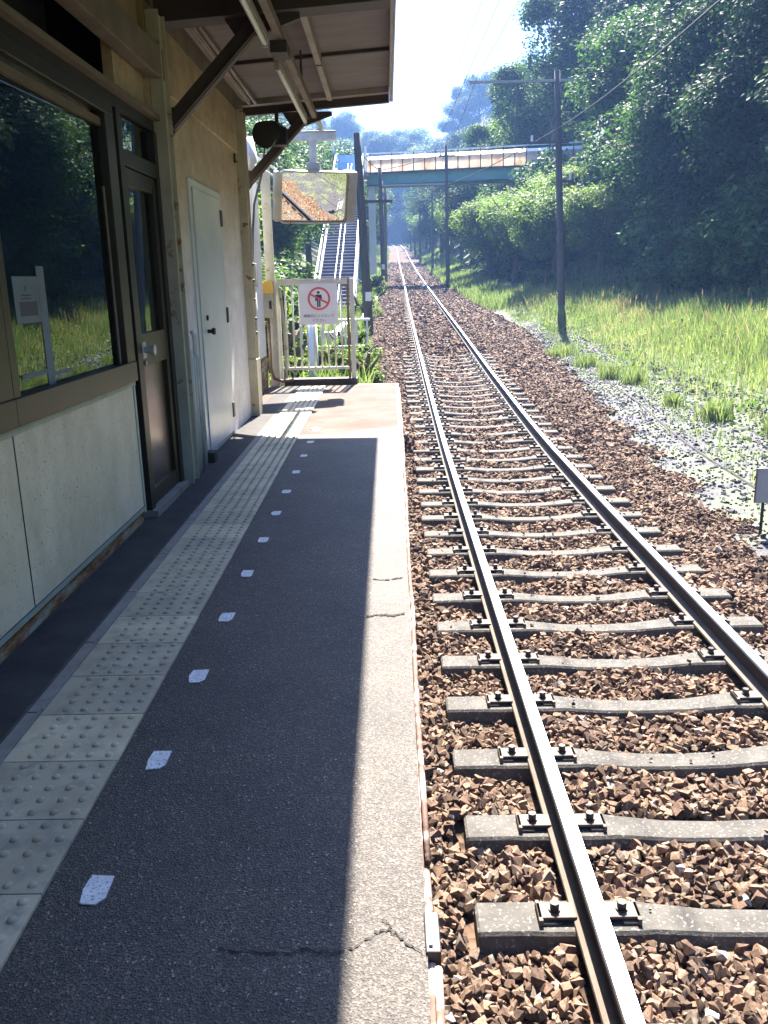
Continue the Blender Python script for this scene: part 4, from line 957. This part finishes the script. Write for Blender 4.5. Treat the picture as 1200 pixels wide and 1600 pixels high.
tree_proto('leafy_tree', 'leaf_light', 22000, (2.8, 2.8, 2.6), 3.6, .10, 34, 13)
tree_proto('slender_tree', 'leaf_green', 14000, (1.9, 1.9, 4.6), 7.5, .095, 30, 21)
tree_proto('leafy_bush', 'leaf_light', 4200, (1.0, 1.0, .75), .75, .065, 22, 31)
tree_proto('dense_bush', 'leaf_green', 6500, (1.6, 1.6, 1.3), 1.1, .085, 26, 37)
tree_proto('shade_bush', 'leaf_green', 8000, (1.6, 1.6, 1.5), 1.3, .10, 26, 41)
def plant(kind, x, y, s, label, group, sz_=None, dz=0, cat=None):
    pr_ = PROT[kind]
    if not pr_[1]: o = pr_[0]; pr_[1] = True
    else: o = copy_tree(pr_[0])
    o.location = (x, y, float(ground(x, y))+dz); o.scale = (s, s, sz_ or s); o.rotation_euler = (0, 0, random.uniform(0, 6.28))
    tag(o, label, cat or ('bush' if 'bush' in kind else 'tree'), group); return o
GT = 'trees on the right bank'
NAMES = {'broadleaf_tree': 'mid green broadleaf tree', 'dark_evergreen': 'dark dense evergreen tree', 'leafy_tree': 'bright green leafy tree', 'slender_tree': 'slender tall dark tree'}
rt_ = random.Random(99); _b = [0]
ORD2 = ORD+['twenty-first', 'twenty-second', 'twenty-third', 'twenty-fourth', 'twenty-fifth', 'twenty-sixth']
for y in np.arange(-14, 70, 2.6):
    plant('shade_bush', float(foot(y))+(1.4 if y < 38 else 2.6)+rt_.uniform(-.5, .5), y, rt_.uniform(1.0, 1.6), 'dark bush hiding the foot of the right bank' if y < 5 else '%s dark bush from the camera along the foot of the right bank' % ORD2[int((y-5)//2.6)], 'dark bushes along the right bank')
    plant('shade_bush', float(foot(y))+4.2+rt_.uniform(-.8, .8), y+1.2, rt_.uniform(1.3, 1.9), 'dark bush in the shade beneath the right bank trees' if y < 5 else '%s dark bush from the camera, second row up the shaded bank' % ORD2[int((y-5)//2.6)], 'dark bushes along the right bank')
# front row along the right bank, then rows above it
row = []
for y in np.arange(-14, 60, 4.2): row.append((float(foot(y))+2.6+rt_.uniform(-.5, .8), y+rt_.uniform(-1, 1), rt_.choice(['dark_evergreen', 'broadleaf_tree', 'dark_evergreen']), rt_.uniform(.95, 1.25)*(.5 if y > 43 else 1), 'at the foot of the right bank'))
for y in np.arange(-12, 66, 5.0):
    if not 49 < y < 64: row.append((float(foot(y))+5.5+rt_.uniform(-1, 1), y+rt_.uniform(-1.5, 1.5), rt_.choice(['dark_evergreen', 'broadleaf_tree']), rt_.uniform(1.25, 1.6)*(.55 if y > 48 else 1), 'halfway up the right bank'))
for y in np.arange(-8, 75, 6.0): row.append((float(foot(y))+11+rt_.uniform(-1, 1), y+rt_.uniform(-2, 2), rt_.choice(['dark_evergreen', 'slender_tree', 'broadleaf_tree']), rt_.uniform(1.4, 1.9), 'high on the right bank'))
cnt_ = {}
for x, y, k, s, where in row:
    lab = NAMES[k]+' '+where
    if y > 4: c0 = cnt_.get(lab, 0); cnt_[lab] = c0+1; lab = '%s %s, from the camera' % (ORD[c0], lab)
    plant(k, x, y, s, lab, GT)
LT = ((8.9, 48, .88), (7.6, 53.5, .9), (6.6, 58.5, .9), (10.4, 44, .8), (10.6, 51, .85), (9.4, 56, .85), (7.6, 62, .85))
for x, y, s in LT:
    plant('leafy_tree', x, y, s, '%s bright leafy tree spilling over the bank below the footbridge, from the camera' % ORD[sorted(q[1] for q in LT).index(y)], GT)
for x, y, s, k in ((10.8, 74, 1.3, 'slender_tree'), (13, 71, 1.6, 'slender_tree'), (8.6, 79, 1.05, 'slender_tree'), (11.5, 83, 1.25, 'slender_tree'), (15.5, 66, 1.7, 'dark_evergreen')):
    plant(k, x, y, s, '%s rising above the right end of the footbridge, %s from the left' % (NAMES[k], ORD[sorted([8.6, 10.8, 11.5, 13, 15.5]).index(x)]), GT)
GF = 'trees beyond the footbridge'
for iy_, y in enumerate(np.arange(76, 216, 8.5)):
    for sgn in (1, -1):
        for q in range(2):
            x = float(foot(y))+1.2+q*6+rt_.uniform(-.8, .8) if sgn > 0 else float(xc(y))-6.2-q*6.5+rt_.uniform(-.8, .8)
            k = rt_.choice(['broadleaf_tree', 'leafy_tree', 'dark_evergreen']); s = rt_.uniform(1.0, 1.5)+.12*q
            plant(k, x, y+rt_.uniform(-2, 2), s, '%s beyond the footbridge, %s pair on the %s, %s tree' % (NAMES[k], ORD[iy_], 'right' if sgn > 0 else 'left', 'inner' if q == 0 else 'outer'), GF)
for i in range(66):
    x, y = (rt_.uniform(-34, 48), rt_.uniform(222, 290)) if i < 46 else (rt_.uniform(-12, 14), rt_.uniform(216, 236)); k = rt_.choice(['broadleaf_tree', 'dark_evergreen', 'leafy_tree'])
    plant(k, x, y, rt_.uniform(1.5, 2.3), NAMES[k]+' on the hazy hillside closing the valley', 'trees on the far hillside')
GLf = 'trees left of the stairs'
_L = sorted([26, 33, 41, 49, 57, 38, 50, 28, 66, 75, 62, 19, 22, 29, 36, 17])
for x, y, k, s in ((-5.4, 26, 'leafy_tree', .85), (-6.8, 33, 'broadleaf_tree', 1.0), (-5.8, 41, 'broadleaf_tree', 1.05), (-7.2, 49, 'leafy_tree', 1.25), (-6.6, 57, 'broadleaf_tree', 1.2), (-9.6, 38, 'dark_evergreen', 1.3), (-10.5, 50, 'broadleaf_tree', 1.5), (-9.8, 28, 'broadleaf_tree', 1.2), (-7.4, 66, 'broadleaf_tree', 1.3), (-6.4, 75, 'broadleaf_tree', 1.35), (-11, 62, 'dark_evergreen', 1.6), (-4.9, 19, 'dense_bush', 1.3), (-3.6, 22, 'dense_bush', 1.15), (-4.4, 29, 'dense_bush', 1.3), (-4.8, 36, 'dense_bush', 1.4), (-3.2, 17, 'leafy_bush', 1.5)):
    plant(k, x, y, s, ('leafy green bush' if 'bush' in k else NAMES[k])+' left of the stairs, %s plant from the camera' % ORD[_L.index(y)], GLf)
for x, y, s, lb in ((-.55, 15.6, .55, 'low pale green bush at the corner post of the railing'), (-.5, 18.2, .5, 'low pale green bush beside the ballast past the railing'), (-1.1, 17.0, .55, 'small leafy bush behind the middle of the railing'), (-1.7, 15.4, .5, 'small leafy bush behind the left of the railing'), (-.95, 21.5, .6, 'small leafy bush before the thick leaning pole'), (-2.3, 16.5, .8, 'leafy bush against the boarded end of the station'), (-2.2, 20.5, .9, 'leafy bush left of the low guard rail'), (-.9, 38, .8, 'bush at the foot of the pale kerb by the stairs'), (-.9, 54, 1.0, 'bush at the foot of the left pole before the footbridge'), (8.0, 46.5, 0.9, 'pale bush standing in front of the dark bank')):
    plant('leafy_bush', x, y, s, lb, 'bushes along the track')
# undergrowth on the banks
n_ = 52000
Y = RNG.uniform(-14, 75, n_); X = foot(Y)-.4+RNG.random(n_)**1.4*14; P = np.stack([X, Y, ground(X, Y)+RNG.uniform(.02, .5, n_)], 1)
n2 = 16000; Y2 = RNG.uniform(14, 70, n2); X2 = -4.2-RNG.random(n2)*7; P2 = np.stack([X2, Y2, ground(X2, Y2)+RNG.uniform(.02, .45, n2)], 1)
P = np.concatenate([P, P2]); V, F = leaf_quads(P, RNG.normal(size=P.shape)*.6+np.array([-.3, 0, .9]), RNG.uniform(.06, .16, len(P)))
tag(np_mesh('undergrowth', V, F, 'leaf_dark', attr=np.repeat(RNG.random(len(P)), 4)), 'dark leafy undergrowth covering the banks beneath the trees', 'undergrowth', kind='stuff')
# grass
def blades(X, Y, H, Wd, zb=None):
    n = len(X); Z = ground(X, Y) if zb is None else zb
    a = RNG.uniform(0, 2*np.pi, n); lean = RNG.uniform(.05, .5, n)*H; la = RNG.uniform(0, 2*np.pi, n)
    dx = np.cos(a)*Wd; dy = np.sin(a)*Wd; lx = np.cos(la)*lean; ly = np.sin(la)*lean
    V = np.stack([np.stack([X-dx, Y-dy, Z-.03], 1), np.stack([X+dx, Y+dy, Z-.03], 1),
                  np.stack([X+lx*.4+dx*.8, Y+ly*.4+dy*.8, Z+H*.6], 1), np.stack([X+lx*.4-dx*.8, Y+ly*.4-dy*.8, Z+H*.6], 1),
                  np.stack([X+lx+dx*.1, Y+ly+dy*.1, Z+H], 1), np.stack([X+lx-dx*.1, Y+ly-dy*.1, Z+H], 1)], 1).reshape(-1, 3)
    i = np.arange(n)[:, None]*6; F = np.concatenate([i+np.array([[0, 1, 2, 3]]), i+np.array([[3, 2, 4, 5]])])
    return V, F
n_ = 110000
Y = -14+62*RNG.random(n_); po = path_out(Y); X = po+.1+(foot(Y)+1.0-po)*RNG.random(n_)
dens = .5+.5*np.sin(X*1.9+Y*.7)*np.sin(Y*1.1-X*.6+1); edge = np.clip((X-po)/2.2, 0, 1)
keep = RNG.random(n_) < (.08+.92*edge**1.2)*(.55+.45*dens); X = X[keep]; Y = Y[keep]; edge = edge[keep]; dens = dens[keep]
H = (.16+.62*edge*(.6+.4*dens))*RNG.uniform(.6, 1.2, len(X)); V, F = blades(X, Y, H, RNG.uniform(.006, .014, len(X)))
A = np.clip(RNG.beta(2, 3, len(X))+.35*(np.sin(X*.9+Y*.45+1.0)*np.sin(Y*.8-X*.3) > .35)*RNG.random(len(X))+.12*(1-edge), 0, 1)
nw = 14000; Yw = 3+40*RNG.random(nw); Xw = path_in(Yw)+.15+(path_out(Yw)-path_in(Yw)+.4)*RNG.random(nw)**.55
kw = (np.sin(Xw*3.1+Yw*1.7)*np.sin(Yw*2.3-Xw)+RNG.normal(0, .3, nw)) > .25; Xw = Xw[kw]; Yw = Yw[kw]
n2 = 9000; Y2 = 45+40*RNG.random(n2); X2 = path_in(Y2)-.2+2.2*RNG.random(n2)
n3 = 9000; Y3 = 13+60*RNG.random(n3); X3 = left_edge(Y3)-2.6*RNG.random(n3)**1.5
n4 = 12000; Y4 = 80+135*RNG.random(n4); X4 = xc(Y4)+np.where(RNG.random(n4) < .5, 1, -1)*(2.1+2.6*RNG.random(n4))
X2 = np.concatenate([X2, X3, X4]); Y2 = np.concatenate([Y2, Y3, Y4]); V2, F2 = blades(X2, Y2, RNG.uniform(.25, .6, len(X2)), np.where(Y2 > 75, .05, .018))
Vw, Fw = blades(Xw, Yw, RNG.uniform(.04, .17, len(Xw)), np.full(len(Xw), .006)); F2 = np.concatenate([F2, Fw+len(V2)]); V2 = np.concatenate([V2, Vw]); X2 = np.concatenate([X2, Xw])
tag(np_mesh('tall_grass', np.concatenate([V, V2]), np.concatenate([F, F2+len(V)]), 'grass_blade', attr=np.concatenate([np.repeat(A, 6), np.repeat(RNG.random(len(X2))*.7, 6)])), 'tall sunlit green grass with dry patches between the path and the bank', 'grass', kind='stuff')
n_ = 800; Y = -12+58*RNG.random(n_); X = path_out(Y)+1.3+(foot(Y)-.6-path_out(Y)-1.3)*RNG.random(n_)
keep = (np.sin(X*1.1+Y*.5)+RNG.normal(0, 1.6, n_)) > .3; X = X[keep]; Y = Y[keep]; n_ = len(X); Z0 = ground(X, Y); hh = RNG.uniform(.6, 1.12, n_)
lx = RNG.uniform(-.08, .08, n_); ly = RNG.uniform(-.08, .08, n_)
Vs = []; w = .004; tw = .018
Vs = np.stack([np.stack([X-w, Y, Z0], 1), np.stack([X+w, Y, Z0], 1), np.stack([X+lx+w, Y+ly, Z0+hh*.8], 1), np.stack([X+lx-w, Y+ly, Z0+hh*.8], 1),
    np.stack([X+lx-tw, Y+ly, Z0+hh*.86], 1), np.stack([X+lx+tw, Y+ly, Z0+hh*.86], 1), np.stack([X+lx*1.3+tw*.3, Y+ly*1.3, Z0+hh], 1), np.stack([X+lx*1.3-tw*.3, Y+ly*1.3, Z0+hh], 1)], 1).reshape(-1, 3)
i = np.arange(n_)[:, None]*8; Fs = np.concatenate([i+np.array([[0, 1, 2, 3]]), i+np.array([[3, 2, 5, 4]]), i+np.array([[4, 5, 6, 7]])])
tag(np_mesh('grass_seed_heads', Vs, Fs, 'seed_head', attr=np.repeat(RNG.random(n_), 8)), 'reddish tan grass seed heads standing above the tall grass', 'seed heads', kind='stuff')
n_ = 9000; Y = 6+42*RNG.random(n_); X = path_out(Y)-.3+(foot(Y)-path_out(Y))*RNG.random(n_)
keep = np.sin(X*2.3+Y*.8)*np.sin(Y*1.7-X)+RNG.normal(0, .4, n_) > .1; X = X[keep]; Y = Y[keep]
P = np.stack([X, Y, ground(X, Y)+RNG.uniform(.03, .55, len(X))*np.clip((X-path_out(Y)+.6)/2.5, .15, 1)], 1)
V, F = leaf_quads(P, RNG.normal(size=P.shape)*.6+np.array([0, 0, 1.]), RNG.uniform(.03, .075, len(P)), .7)
tag(np_mesh('meadow_weeds', V, F, 'leaf_light', attr=np.repeat(RNG.random(len(P)), 4)), 'broad leafed weeds mixed through the tall grass', 'weeds', kind='stuff')
# weed clumps along the path
def clump(x, y, r, h, n, label):
    a = RNG.uniform(0, 6.28, n); q = r*RNG.random(n)**.6*RNG.choice([1, 1, 1.6], n); X = x+np.cos(a)*q; Y = y+np.sin(a)*q
    V, F = blades(X, Y, h*RNG.uniform(.5, 1.1, n), RNG.uniform(.006, .012, n)); root = (x, y, float(ground(x, y)))
    V = V-np.array(root); o = np_mesh('weed_clump', V, F, 'grass_blade', attr=np.repeat(.15+RNG.random(n)*.6, 6)); o.location = root
    tag(o, label, 'weeds', 'weed clumps on the gravel path')
for x, y, r, h, lb in ((5.72, 15.3, .2, .42, 'bushy bright weed clump standing alone in the gravel, nearest the camera'), (5.55, 17.1, .14, .26, 'small weed clump just beyond the nearest one on the gravel'), (5.75, 20.6, .24, .42, 'bright weed clump, nearer of a close pair on the gravel'), (5.45, 21.6, .22, .45, 'bright weed clump, farther of a close pair on the gravel'), (5.5, 24.5, .3, .4, 'wide weed clump where gravel meets grass, farther out'), (5.6, 28, .35, .4, 'wide low weed clump in front of the tall mossy pole'), (6.1, 13.6, .18, .32, 'weed clump at the right edge beside the pebbles'), (5.1, 27, .22, .3, 'thin weed clump out on the middle of the gravel')):
    clump(x, y, r, h, 260, lb)
# thin cable line in the path
ys = np.arange(6, 44, 1.0); t = MB()
t.tube([(float(path_in(y))+.75+.05*math.sin(y*.8), y, float(ground(float(path_in(y))+.75, y))+.004) for y in ys], .022, 6)
tag(t.build('ground_cable', 'dark_gutter'), 'dark cable lying lengthwise along the gravel path', 'cable')
# small litter on the ballast
for x, y in ((1.05, 5.9), (2.25, 6.35)):
    pass
# ------------------------------------------------------------------ haze
HAZE = 0.00085
m = D.materials.new('haze'); m.use_nodes = True; n = m.node_tree; n.nodes.clear()
pv = n.nodes.new('ShaderNodeVolumePrincipled'); pv.inputs['Color'].default_value = (0.26, 0.48, 1.0, 1); pv.inputs['Density'].default_value = HAZE; pv.inputs['Anisotropy'].default_value = 0.15
om = n.nodes.new('ShaderNodeOutputMaterial'); n.links.new(pv.outputs[0], om.inputs['Volume']); MATS['haze'] = m
if HAZE > 0:
    b = MB(); b.box(-180, 200, -60, 720, -3.5, 175); tag(b.build('haze', 'haze'), 'thin bluish daylight haze over the valley', 'haze', kind='stuff')
